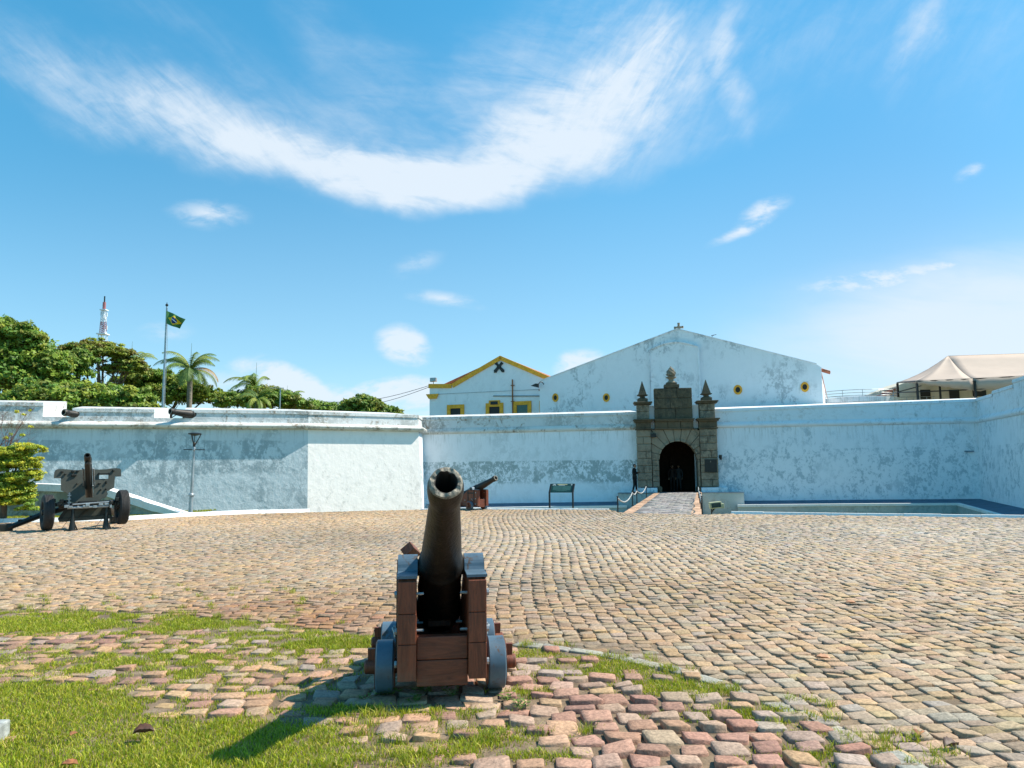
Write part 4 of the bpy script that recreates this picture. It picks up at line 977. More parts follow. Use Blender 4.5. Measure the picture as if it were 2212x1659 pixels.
def palm(px, py, Y, size, label, seed, nf=17, brown=2):
    rr = random.Random(seed); c = at(px, py, Y); base = Vector((c.x, c.y, ZM)); t = empty('palm_tree', tuple(base), 0, label, 'palm', 'palms behind the fort')
    top = c-base
    mb = MB(); pts = [(0, 0, -.1), (.05, 0, top.z*.5), (0, 0, top.z-1.1)]; mb.tube(pts, [.34, .26, .24], 12); mb.build('trunk', M('palm_trunk', (.22, .19, .15), .9), t, smooth=60)
    mb = MB(); mb.tube([(0, 0, top.z-1.2), (0, 0, top.z-.6), (0, 0, top.z+.1)], [.24, .22, .08], 12); mb.tube([(0, 0, top.z), (.05, 0, top.z+size*.75)], [.035, .01], 6); mb.build('crownshaft', M('palm_shaft', (.10, .14, .04), .5), t, smooth=60)
    for i in range(nf):
        a = 2*math.pi*(i*.382)+rr.uniform(-.3, .3); el = R(rr.uniform(0, 78)); L_ = size*rr.uniform(.85, 1.1); isb = i < brown
        if isb: el = R(22); a = -.12
        V = []; Qs = []; rp = []; n = 26
        dirh = Vector((math.cos(a), math.sin(a), 0)); p = Vector((0, 0, top.z)); ang = el
        for k in range(n+1):
            rp.append(p.copy()); p = p+(dirh*math.cos(ang)+Vector((0, 0, math.sin(ang))))*(L_/n); ang -= R(2.6+3.2*k/n)
        side = Vector((-dirh.y, dirh.x, 0))
        for k in range(2, n):
            tt = (rp[k+1]-rp[k-1]).normalized()
            wlen = size*.24*math.sin(math.pi*min(1, (k/n)*.9+.1))**.6
            for sg in (-1, 1):
                for q in range(2):
                    o_ = rp[k].lerp(rp[min(k+1, n)], q*.5); d = (side*sg*.75+tt*.55+Vector((0, 0, -.45-rr.random()*.35))).normalized()*wlen*rr.uniform(.8, 1.1); w = tt*.028
                    b = len(V); V += [o_-w, o_+w, o_+d*.6+w*.8+Vector((0, 0, -.02)), o_+d]; Qs.append((b, b+1, b+2, b+3))
        mm = MB(); mm.tube(rp, [.05-.042*k/n for k in range(n+1)], 4); b = len(V); V += [Vector(v) for v in mm.v]
        sizes = [4]*len(Qs); flat_ = [i_ for q in Qs for i_ in q]
        for f in mm.f: sizes.append(len(f)); flat_ += [b+i_ for i_ in f]
        base_c = (.42, .24, .07) if isb else rr.choice([(.17, .26, .045), (.24, .31, .05), (.14, .23, .06), (.30, .34, .06)])
        col = np.array(base_c)*np.random.default_rng(seed+i).uniform(.7, 1.35, (len(V), 1))
        npmesh('frond', np.array([tuple(v) for v in V]), np.array(flat_), m_leaf, col, t, sizes=np.array(sizes, np.int32))
    return t
palm(411, 800, 74, 3.6, 'tallest palm with one orange brown frond, right of the flag', 21, 23, 1)
palm(552, 836, 76, 3.3, 'bushy palm left of the small far palm, above the low round tree', 22, 16, 0)
palm(556, 862, 68, 2.1, 'young bright green palm in front of the bushy palm', 25, 14, 0)
palm(619, 868, 80, 2.3, 'smallest far palm next to the metal pole', 23, 14, 0)
palm(283, 786, 90, 3.6, 'palm mostly hidden behind the umbrella crown', 24, 14, 0)
mb = MB(); p = plan(603, 64); mb.tube([(p.x, p.y, ZM), (p.x, p.y, at(603, 838, 64).z)], .05, 8); mb.tube([(p.x-.9, p.y, at(603, 838, 64).z), (p.x+.3, p.y, at(603, 838, 64).z-.02)], .04, 6)
tag(mb.build('utility_pole', m_gal), 'thin pale utility pole with a crossbar in front of the smallest palm', 'pole')
# ================================================================== cobbles
def inpoly(x, y, poly):
    c = np.zeros(x.shape, bool); n = len(poly)
    for i in range(n):
        x1, y1 = poly[i]; x2, y2 = poly[(i+1) % n]
        with np.errstate(divide='ignore', invalid='ignore'):
            k = ((y1 > y) != (y2 > y)) & (x < (x2-x1)*(y-y1)/(y2-y1+1e-12)+x1)
        c ^= k
    return c
def nz(x, y, seed, f=1.0, octv=3):
    """cheap smooth value noise"""
    r = np.random.default_rng(seed); T = r.random((64, 64)); out_ = 0; amp = 1; tot = 0
    for o_ in range(octv):
        X = x*f; Y = y*f; xi = np.floor(X).astype(int); yi = np.floor(Y).astype(int); fx = X-xi; fy = Y-yi; fx = fx*fx*(3-2*fx); fy = fy*fy*(3-2*fy)
        g_ = lambda a, b: T[a % 64, b % 64]
        out_ = out_+amp*((g_(xi, yi)*(1-fx)+g_(xi+1, yi)*fx)*(1-fy)+(g_(xi, yi+1)*(1-fx)+g_(xi+1, yi+1)*fx)*fy); tot += amp; amp *= .5; f *= 2.03
    return out_/tot
old_px = [(-900, 1325), (0, 1318), (250, 1326), (430, 1334), (620, 1352), (800, 1378), (960, 1392), (1110, 1394), (1300, 1416), (1500, 1462), (1700, 1535), (1850, 1600), (1990, 1680), (2200, 1850)]
old_b = [P2(gnd(*p)) for p in old_px]
old_poly = old_b + [(old_b[-1][0], -2), (old_b[0][0], -2)]
plz = [P2(p) for p in edge]; plz_poly = [(plz[0][0], -1)] + plz + [(plz[-1][0], -1)]
def stones(name, x, y, ang, w, l, h, tilt, col, near, z0=0., seed=0, rnd=.07):
    r = np.random.default_rng(seed); n = len(x); ca, sa = np.cos(ang), np.sin(ang)
    if near:
        K = 8; ux = np.array([-1, -.82, .82, 1, 1, .82, -.82, -1]); uy = np.array([-.82, -1, -1, -.82, .82, 1, 1, .82])
        rings = [(1.0, -.06), (1.0, .84), (.97, .985), (.55, 1.0)]
        jit = 1+(r.normal(size=(n, 4)).repeat(2, 1)*rnd+r.normal(size=(n, K))*.035)
        V = []
        for s_, zz in rings:
            jj = jit if s_ > .7 else 1+r.normal(size=(n, K))*.07
            px_ = ux*s_*jj*(w[:, None]/2); py_ = uy*s_*jj*(l[:, None]/2)
            hz_ = (h[:, None]*zz) if zz > 0 else np.full((n, K), zz)
            if zz > .5: hz_ = hz_+r.normal(size=(n, K))*h[:, None]*.05
            hz_ = hz_ + (px_*tilt[0][:, None]+py_*tilt[1][:, None])*(zz > 0)
            V.append(np.stack([x[:, None]+px_*ca[:, None]-py_*sa[:, None], y[:, None]+px_*sa[:, None]+py_*ca[:, None], z0+hz_], -1))
        V = np.concatenate(V, 1); cen = np.stack([x, y, z0+h*(1.0+r.normal(size=n)*.04)], -1)[:, None]; V = np.concatenate([V, cen], 1); nv = V.shape[1]
        q = []
        for i in range(3):
            for j in range(K): q.append((i*K+j, i*K+(j+1) % K, (i+1)*K+(j+1) % K, (i+1)*K+j))
        t = [(3*K+j, 3*K+(j+1) % K, 4*K) for j in range(K)]
        fl_ = np.array([i for f in q for i in f]+[i for f in t for i in f]); sz = np.array([4]*len(q)+[3]*len(t), np.int32)
    else:
        ux = np.array([-1, -.2, 1, 1, .1, -1]); uy = np.array([-1, -1.05, -1, 1, 1.05, 1]); K = 6; V = []
        jit = r.normal(size=(n, K, 2))*.09
        for s_, zz in ((1, -.05), (1, .7), (.86, 1.0)):
            px_ = (ux+jit[..., 0])*s_*(w[:, None]/2); py_ = (uy+jit[..., 1])*s_*(l[:, None]/2)
            hz_ = (h[:, None]*zz if zz > 0 else np.full((n, K), zz)) + (px_*tilt[0][:, None]+py_*tilt[1][:, None])*(zz > 0)
            V.append(np.stack([x[:, None]+px_*ca[:, None]-py_*sa[:, None], y[:, None]+px_*sa[:, None]+py_*ca[:, None], z0+hz_], -1))
        V = np.concatenate(V, 1); nv = V.shape[1]; q = [(i*K+j, i*K+(j+1) % K, (i+1)*K+(j+1) % K, (i+1)*K+j) for i in range(2) for j in range(K)]
        fl_ = np.array([i for f in q for i in f]+[2*K+j for j in range(K)]); sz = np.array([4]*len(q)+[K], np.int32)
    Q = (fl_[None]+np.arange(n)[:, None]*nv).ravel(); sizes = np.tile(sz, n)
    c = np.repeat(col, nv, 0)
    return npmesh(name, V.reshape(-1, 3), Q, m_cob, c, None, False, sizes)
PAL = np.array([(.40, .31, .195), (.41, .33, .225), (.35, .29, .215), (.44, .34, .19), (.36, .32, .26), (.31, .265, .20), (.40, .30, .20), (.37, .32, .235), (.45, .38, .28), (.35, .34, .29)])*np.array([.95, .845, .80])
PURP = np.array([.94, .83, .76])*np.array([(.38, .215, .165), (.34, .20, .165), (.43, .28, .20), (.38, .29, .23), (.46, .34, .20), (.34, .30, .25), (.41, .34, .26), (.28, .165, .14), (.39, .24, .19), (.34, .325, .29), (.45, .31, .22), (.40, .26, .20)])
def pick(pal, n, r, var=.16):
    c = pal[r.integers(0, len(pal), n)]; return np.clip(c*r.uniform(1-var, 1+var, (n, 1))*(1+r.normal(size=(n, 3))*.03), .02, .9)
r = np.random.default_rng(5)
# plaza: rows bent into wide fans.  u along rows, v across
SU, SV = .152, .134
def warp(u, v):
    k = np.clip((u+2)/14, -1.2, 1.2)
    x = u + .14*np.sin(v*.42+.6)*np.exp(-((u-1)/9)**2) + .36*np.clip(v-8, -5, 5)*np.clip((-u-1)/9, 0, 1)
    y = v + .62*np.cos((u-.8)*2*np.pi/11.5)*np.clip((v-9)/7, 0, 1) + .14*u*np.clip((12-v)/10, -.6, 1)*np.where(u > 0, .35, 1.0)
    return x, y
iu, iv = np.meshgrid(np.arange(-190, 170), np.arange(-20, 252)); iu = iu.ravel(); iv = iv.ravel()
# continuous joints run away from the viewer (columns along v), stones staggered inside each column
cs = r.uniform(0, 1, 400)[iu+190]
u = iu*SU + r.normal(size=iu.size)*.012; v = (iv+cs)*SV*1.0 + r.normal(size=iu.size)*.012
x, y = warp(u, v); x2, y2 = warp(u+.05, v); ang = np.arctan2(y2-y, x2-x)
lim = np.abs(x) < (y*.70+2.6)
k = lim & (y > 3.0) & inpoly(x, y+.10, plz_poly) & ~inpoly(x, y, old_poly)
k &= r.random(k.size) > .004
x, y, ang = x[k], y[k], ang[k]; n = x.size
dist = np.hypot(x, y)
w = SU*r.uniform(.85, .985, n); l = SV*r.uniform(.82, .96, n); h = r.uniform(.022, .036, n)
und = (nz(x+50, y+50, 3, .35)-.5)*.05
col = pick(PAL, n, r, .13); col = col*.78+col.mean(0)*.22; patch = nz(x+40, y+40, 9, .22); warmth = (nz(x+30, y+90, 10, .12)-.5)[:, None]*np.array([.25, .0, -.35])
col = col*(.72+.56*patch[:, None])*np.where(r.random((n, 1)) < .12, .8, 1)*(1+warmth)
# reddish dirty zone in front left, wet-looking dark patch by the gun wheel
rz = np.exp(-(((x+2.2)/2.0)**2+((y-8.6)/1.3)**2))[:, None]*nz(x+20, y+20, 4, 1.5)[:, None]; col = col*(1-rz*np.array([.25, .55, .65]))
dz = np.exp(-(((x-.35)/.75)**2+((y-6.75)/.5)**2))[:, None]; col = col*(1-.55*dz)
rt_ = (x > 3)*np.clip((9-y)/6, 0, 1); col = col*(1+np.array([.10, .10, .02])*rt_[:, None])
h = h*(1-.6*dz[:, 0]); tilt = (r.normal(size=n)*.05, r.normal(size=n)*.05)
near = dist < 11.5
for nm, kk in (('plaza_cobbles', near), ('plaza_cobbles', ~near)):
    o = stones(nm, x[kk], y[kk], ang[kk]+r.normal(size=kk.sum())*.06, w[kk], l[kk], h[kk], (tilt[0][kk], tilt[1][kk]), col[kk], nm and kk is near, seed=3); o['kind'] = 'structure'

# older, coarser patch
SU2, SV2 = .212, .185
iu, iv = np.meshgrid(np.arange(-60, 50), np.arange(0, 70)); iu = iu.ravel(); iv = iv.ravel()
rs = r.uniform(0, 1, 100)[iv]
u = (iu+rs)*SU2+r.normal(size=iu.size)*.018; v = iv*SV2+r.normal(size=iu.size)*.012
x = u; y = v + .10*np.sin(u*1.1)+.05*u*np.where(u > 0, -.9, .5); ang = r.normal(size=iu.size)*.08+.0
k = (np.abs(x) < y*.72+1.6) & (y > 2.6) & inpoly(x, y+.13, old_poly)
x, y, ang = x[k], y[k], ang[k]; n = x.size
def gd(x, y):
    """how grassy the ground is, 0..1, in plan coordinates"""
    a = np.zeros_like(x)
    def bl(px, py, rx, ry, amp, rot=0):
        c = gnd(px, py); X = x-c.x; Y = y-c.y; X, Y = X*np.cos(rot)+Y*np.sin(rot), -X*np.sin(rot)+Y*np.cos(rot)
        return amp*np.exp(-((X/rx)**2+(Y/ry)**2)**1.5)
    for b in ((500, 1420, 2.6, .85, .42), (300, 1480, 1.8, .4, .40), (1350, 1450, 1.2, .35, .55), (1650, 1550, .8, .25, .38), (1000, 1600, .8, .3, .42), (150, 1640, 1.75, .62, 1.6), (-150, 1560, 1.5, .9, 1.4), (480, 1590, .55, .3, 1.1), (600, 1640, .45, .2, 1.0), (60, 1350, 3.0, .85, .82), (350, 1355, 1.5, .5, .78), (740, 1395, 1.1, .42, .85), (600, 1380, 1.2, .35, .7), (560, 1425, .9, .25, .6),
              (420, 1450, .9, .4, .55), (120, 1430, 1.8, .6, .6), (640, 1500, .6, .2, .35), (760, 1540, .5, .13, 1.0), (900, 1545, .5, .10, .85), (1130, 1500, .35, .16, .65), (850, 1640, .45, .2, .75), (1040, 1610, .3, .22, .7),
              (1190, 1422, .7, .26, .9), (1380, 1440, .6, .24, .95), (1480, 1490, .6, .22, .85), (1650, 1540, .45, .2, .7), (1900, 1640, .7, .25, .55), (1150, 1640, .3, .12, .7), (1780, 1590, .3, .1, .5), (220, 1510, .9, .3, .5)): a = np.maximum(a, bl(*b))
    nn = nz(x+70, y+70, 21, 2.6, 4); n2 = nz(x+17, y+90, 23, 1.0, 2); return np.clip(a*(.42+1.0*nn+.80*n2), 0, 1.3)
w = SU2*r.uniform(.68, .97, n); l = SV2*r.uniform(.70, .95, n); h = r.uniform(.024, .050, n); G_ = gd(x, y)
gq = 1-.30*np.clip(G_*1.2, 0, 1)*r.uniform(.5, 1, n); w = w*gq; l = l*gq; right = np.clip((x+.3)*1.2, 0, 1)
h = np.where(G_ > .8, h*.45, h)*(.75+.35*right); keep = ~((G_ > .95) & (r.random(n) < .8)) & (r.random(n) > .02)
col = pick(PURP, n, r, .16); col = (col*.75+col.mean(0)*.25)*(.85+.3*nz(x+11, y+12, 33, .9)[:, None])
stony = col*.9+np.array([.035, .03, .02]); col = np.where((x < -.8)[:, None] & (r.random((n, 1)) < .55), stony*np.array([1.05, 1.02, .9]), col)
kk = keep
o = stones('old_cobbles', x[kk], y[kk], ang[kk], w[kk], l[kk], h[kk], (r.normal(size=kk.sum())*.065, r.normal(size=kk.sum())*.065), col[kk], True, seed=8, rnd=.11); o['kind'] = 'structure'
# border row of long grey setts between the two pavings, on the right
bx, by, ba, bl_ = [], [], [], []
for i in range(6, len(old_b)-1):
    a = np.array(old_b[i]); b = np.array(old_b[i+1]); L_ = np.hypot(*(b-a)); m_ = max(1, int(L_/.24))
    for j in range(m_):
        p = a+(b-a)*(j+.5)/m_; bx.append(p[0]); by.append(p[1]-.03); ba.append(math.atan2(b[1]-a[1], b[0]-a[0])); bl_.append(L_/m_*.94)
n = len(bx); o = stones('border_setts', np.array(bx), np.array(by), np.array(ba), np.array(bl_), np.full(n, .13), r.uniform(.02, .04, n), (r.normal(size=n)*.04, r.normal(size=n)*.04), pick(np.array([(.29, .275, .235), (.33, .30, .245), (.27, .25, .21)]), n, r), True, seed=12); o['kind'] = 'structure'
# setts of the bridge deck
Ld = (fl-nl).length; nr_ = int(Ld/.30); sx_, sy_, sa_, sw_ = [], [], [], []
for i in range(nr_):
    t = (i+.5)/nr_; a = il.lerp(jl, t); b = ir.lerp(jr, t); w_d = (b-a).length; m_ = int(w_d/.36); o_ = (i % 2)*.5
    for j in range(m_+1):
        f = (j+o_)/m_
        if f > .99 or f < .02: continue
        q = a.lerp(b, f); sx_.append(q.x); sy_.append(q.y); sa_.append(math.atan2(b.y-a.y, b.x-a.x)); sw_.append(w_d/m_*r.uniform(.86, .97))
n = len(sx_); o = stones('deck_setts', np.array(sx_), np.array(sy_), np.array(sa_), np.array(sw_), np.full(n, Ld/nr_*.84), r.uniform(.008, .022, n), (r.normal(size=n)*.03, r.normal(size=n)*.03), pick(np.array([(.27, .245, .23), (.21, .19, .18), (.32, .29, .26), (.24, .225, .22)]), n, r, .25), False, z0=.016, seed=15); o.parent = br
# soil that fills the joints
gx_, gy_ = np.meshgrid(np.linspace(-26, 20, 231), np.linspace(1.5, 13, 93)); zz_ = .004+.016*nz(gx_+9, gy_+9, 44, 2.0)
Vs = np.stack([gx_, gy_, zz_], -1).reshape(-1, 3); nx_, ny_ = gx_.shape[1], gx_.shape[0]
ii, jj = np.meshgrid(np.arange(nx_-1), np.arange(ny_-1)); a = (jj*nx_+ii).ravel(); Q = np.stack([a, a+1, a+nx_+1, a+nx_], 1)
o = npmesh('joint_soil', Vs, Q, m_soil); o['kind'] = 'structure'

# ================================================================== grass
def blades(name, x, y, hgt, wid, cols, z=0., seed=1, lean=.5):
    r = np.random.default_rng(seed); n = len(x); a = r.uniform(0, 2*np.pi, n); fa_ = r.uniform(0, 2*np.pi, n); ln = r.uniform(.1, lean, n)*hgt
    dx, dy = np.cos(a)*ln, np.sin(a)*ln; wx, wy = np.cos(fa_)*wid/2, np.sin(fa_)*wid/2
    P = lambda f, g_, hh: np.stack([x+dx*f+wx*g_, y+dy*f+wy*g_, z+hgt*hh], -1)
    V = np.stack([P(0, -1, -.05), P(0, 1, -.05), P(.3, .8, .6), P(.3, -.8, .6), P(1, .1, .93), P(1, -.1, .93)], 1).reshape(-1, 3)
    q = np.array([0, 1, 2, 3, 3, 2, 4, 5]); Q = (q[None]+np.arange(n)[:, None]*6).reshape(-1, 4)
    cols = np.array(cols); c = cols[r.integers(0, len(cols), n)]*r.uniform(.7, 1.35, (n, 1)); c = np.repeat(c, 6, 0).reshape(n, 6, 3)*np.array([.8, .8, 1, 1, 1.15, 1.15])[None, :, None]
    return npmesh(name, V, Q, m_grass, c.reshape(-1, 3))
GC = [(.30, .37, .018), (.38, .42, .020), (.20, .29, .018), (.46, .46, .03), (.30, .36, .025), (.52, .44, .09)]
r = np.random.default_rng(17)
n = 1500000; x = r.uniform(-7.5, 7, n); y = r.uniform(2.8, 10.5, n); x = np.where(np.abs(x) > y*.72+.8, np.nan, x); k = ~np.isnan(x); x, y = x[k], y[k]
k = inpoly(x, y+.05, old_poly); x, y = x[k], y[k]; Gd = gd(x, y); clump = nz(x+5, y+3, 55, 7, 2)
p = np.clip((Gd-.12)*1.35, 0, 1)*np.where(Gd > 1.1, 1, np.clip((clump-.30)*3.6, 0, 1)); k = r.random(x.size) < p*.85; x, y, Gd = x[k], y[k], Gd[k]
hg = r.uniform(.014, .045, x.size)*(.7+.25*np.clip(Gd, 0, 1)+1.3*np.clip((4.7-y)/1.3, 0, 1)*np.clip(-x, 0, 1))
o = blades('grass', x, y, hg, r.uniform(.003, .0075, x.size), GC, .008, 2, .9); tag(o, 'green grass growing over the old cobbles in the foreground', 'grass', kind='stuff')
# sparse tufts in the joints of the plaza and along the border
tx, ty = [], []
rr = random.Random(4)
for (px, py, sp, cnt) in [(770, 1390, .5, 14), (1160, 1400, .15, 5), (1330, 1430, .2, 7), (1470, 1455, .12, 6), (1560, 1500, .15, 5), (1650, 1525, .2, 6), (1760, 1560, .2, 6), (1850, 1610, .3, 9), (1930, 1645, .3, 9), (470, 1280, .9, 9), (600, 1300, .8, 8), (250, 1300, .8, 5), (350, 1330, .8, 22), (150, 1318, 1.2, 26), (560, 1350, .5, 12), (860, 1560, .2, 9), (1060, 1600, .15, 6), (1180, 1590, .1, 3), (740, 1600, .2, 5), (930, 1640, .25, 7)]:
    c = gnd(px, py)
    for i in range(cnt): tx.append(c.x+rr.gauss(0, sp)); ty.append(c.y+rr.gauss(0, sp*.35))
tx = np.repeat(tx, 42); ty = np.repeat(ty, 42); tx = tx+r.normal(size=tx.size)*.028; ty = ty+r.normal(size=ty.size)*.022
o = blades('grass_tufts', tx, ty, r.uniform(.03, .085, tx.size), r.uniform(.003, .0055, tx.size), GC+[(.34, .28, .08)], .01, 5, 1.0); tag(o, 'scattered tufts of grass in the joints between cobbles', 'grass', kind='stuff')
# verge behind the kerb
n = 60000; x = r.uniform(-26, -12.2, n); y0_ = np.interp(x, [p.x for p in vb], [p.y for p in vb]); y = y0_+r.random(n)**1.3*5; 
o = blades('verge_grass', x, y, r.uniform(.03, .085, n), r.uniform(.012, .024, n), GC+[(.34, .30, .05)]*2, .02, 7, .8); tag(o, 'strip of yellow green grass behind the white kerb', 'grass', kind='stuff')

# low weeds with small leaves near the gun
def weed(px, py, s, nl, label, seed):
    rr = random.Random(seed); c = gnd(px, py); t = empty('weed', (c.x, c.y, .01), rr.random()*6, label, 'weed', 'small weeds around the near cannon')
    V = []; Q = []; st = MB()
    for i in range(nl):
        a = rr.random()*6.28; d = Vector((math.cos(a), math.sin(a), rr.uniform(.3, 1.4))).normalized(); L_ = s*rr.uniform(.5, 1); e = d*L_; st.tube([(0, 0, 0), e*.6+Vector((0, 0, .01)), e], [.002, .0017, .001], 4)
        for k in range(5):
            p = e*(.35+.15*k+.02); b = Vector((math.cos(a+k*2.4), math.sin(a+k*2.4), .25)); l = s*rr.uniform(.22, .34); w = b.cross(Vector((0, 0, 1))).normalized()*l*.28; j = len(V); V += [p, p+b*l*.5+w, p+b*l, p+b*l*.5-w]; Q.append((j, j+1, j+2, j+3))
    st.build('stem', m_grass_s, t); col = np.array([(.14, .21, .035)])*np.random.default_rng(seed).uniform(.7, 1.5, (len(V), 1)); npmesh('leaves', np.array([tuple(v) for v in V]), np.array(Q), m_leaf, col, t)
m_grass_s = M('weed_stem', (.12, .17, .04), .6, bump=0)
for i, (px, py, s, nl, lb) in enumerate([(838, 1508, .15, 9, 'leafy weed in front of the left wheel of the near cannon'), (922, 1500, .12, 7, 'weed in the shade beneath the middle of the near carriage'), (895, 1525, .12, 7, 'sunlit weed below the front transom of the near cannon'),
        (975, 1510, .11, 7, 'pale weed left of the gap under the near carriage'), (1092, 1520, .11, 8, 'creeping weed just before the right wheel of the near cannon'), (1125, 1537, .12, 9, 'spreading weed right of the near right wheel, among purple stones'), (790, 1520, .10, 6, 'weed at the outer left of the near carriage, in its shadow')]): weed(px, py, s, nl, lb, 60+i)
# fallen leaves
m_fall = M('dry_leaf', (.30, .12, .045), .7, var=.5, vs=30, bump=0); m_fall2 = M('dark_dry_leaf', (.07, .03, .018), .6, var=.3, vs=30, bump=0)
def leaf(px, py, s, rz, mat, label, z=.05, tilt=.5):
    c = gnd(px, py, z); n = 9; vs = []; fs = []
    for i in range(n+1):
        t = i/n; w = s*.30*math.sin(math.pi*t)**.7*(1+.18*(i % 2)); cz = s*.05*math.sin(t*3.3)+s*.03*math.sin(t*9)
        vs += [(s*(t-.5), -w, cz+w*tilt), (s*(t-.5), 0, cz), (s*(t-.5), w, cz+w*tilt*1.3)]
    for i in range(n):
        for j in range(2): fs.append((i*3+j, i*3+3+j, i*3+4+j, i*3+1+j))
    mb = MB(); mb.add(vs, fs, Matrix.Translation(c) @ Matrix.Rotation(rz, 4, 'Z')); o = mb.build('fallen_leaf', mat, smooth=60, fix=False)
    mo = o.modifiers.new('thickness', 'SOLIDIFY'); mo.thickness = .0015; tag(o, label, 'leaf', 'fallen leaves on the ground')
leaf(310, 1583, .12, .4, m_fall2, 'dark brown curled leaf lying in the lower left grass', .07, .8)
leaf(160, 1586, .06, 1.3, m_fall, 'small reddish dry leaf in the grass left of the dark curled one', .06)
leaf(150, 1652, .09, .2, m_fall, 'orange dry leaf at the bottom left edge of the picture', .05)
leaf(1208, 1303, .11, .1, m_fall, 'dry leaf on the middle of the plaza right of the near cannon', .04) if False else None
leaf(1838, 1303, .12, -.3, M('pale_leaf', (.42, .22, .12), .7, bump=0), 'farther pale orange leaf on the right side of the plaza', .04)
leaf(1778, 1422, .12, -.5, M('tan_leaf', (.45, .24, .14), .7, bump=0), 'tan curled leaf on the plaza, above the grassy stone border', .045)
leaf(2055, 1612, .10, .3, m_fall2, 'dark curled leaf near the lower right corner', .05, .9)
leaf(1985, 1585, .09, 1.0, m_fall, 'reddish leaf just above the dark one near the lower right corner', .045)
# stone block at the left frame edge
c = gnd(-22, 1606); mb = MB(); mb.box((c.x, c.y, .05), (.15, .16, .13), .15, bev=.012); o = mb.build('stone_block', M('block_stone', (.34, .36, .34), .85, var=.3, vs=14, bump=.5)); tag(o, 'small pale stone marker block at the left edge in the grass', 'block')

# ================================================================== cannons
def Rz(a): return Matrix.Rotation(a, 4, 'Z')
def barrel_prof(b=.068):
    return [(0, -1.0), (.035, -.995), (.055, -.96), (.035, -.92), (.04, -.88), (.13, -.86), (.195, -.83), (.20, -.79), (.19, -.77), (.19, -.70), (.183, -.68), (.172, -.40), (.178, -.385), (.178, -.365), (.170, -.35), (.168, .05), (.174, .065), (.174, .09), (.160, .105),
            (.138, .45), (.106, .95), (.102, 1.02), (.104, 1.05), (.114, 1.09), (.120, 1.15), (.118, 1.20), (.110, 1.235)]
def make_barrel(parent, T, name='barrel', b=.068):
    mb = MB(); pr = barrel_prof(b); fine = []
    for i in range(len(pr)-1):
        (a0, h0), (a1, h1) = pr[i], pr[i+1]; k = max(1, int((h1-h0)/.06))
        for j in range(k): t = j/k; fine.append((a0+(a1-a0)*t, h0+(h1-h0)*t))
    fine.append(pr[-1]); n = 56; vs = []; fs = []; rr = np.random.default_rng(3)
    for r_, h in fine:
        for j in range(n):
            w = 2*math.pi*j/n; q = r_*(1+.012*math.sin(3*w+h*4)+.010*math.sin(7*w-h*9)) if h > .9 else r_*(1+.005*math.sin(5*w+h*11)); vs.append((q*math.cos(w), q*math.sin(w), h))
    for i in range(len(fine)-1):
        for j in range(n): fs.append((i*n+j, i*n+(j+1) % n, (i+1)*n+(j+1) % n, (i+1)*n+j))
    mb.add(vs, fs, T); o = mb.build(name, m_gun, parent, smooth=50, fix=False)
    mb = MB(); vs = []; fs = []
    prm = [(.110, 1.235), (.104, 1.247), (.094, 1.250), (b+.008, 1.248), (b, 1.238), (b, .75), (.001, .75)]
    for i, (r_, h) in enumerate(prm):
        for j in range(n):
            w = 2*math.pi*j/n; q = r_*(1+(.035*math.sin(5*w+1)*.3+.012*math.sin(9*w)+.006*math.sin(17*w) if i in (2, 3, 4) else (.012*math.sin(3*w+4.94)+.010*math.sin(7*w-11.1) if i == 0 else 0))); vs.append((q*math.cos(w), q*math.sin(w), h+(.006*math.sin(4*w)+.004*math.sin(11*w) if i in (2, 3) else 0)))
    for i in range(len(prm)-1):
        for j in range(n): fs.append((i*n+j, i*n+(j+1) % n, (i+1)*n+(j+1) % n, (i+1)*n+j)); mb.mi.append
    mb.cur = 0; mb.add(vs, fs[:n*3], T); mb.cur = 1; mb.add(vs, fs[n*3:], T)
    mb.build('muzzle', [m_rim, m_dark], o, smooth=60, fix=False)
    return o
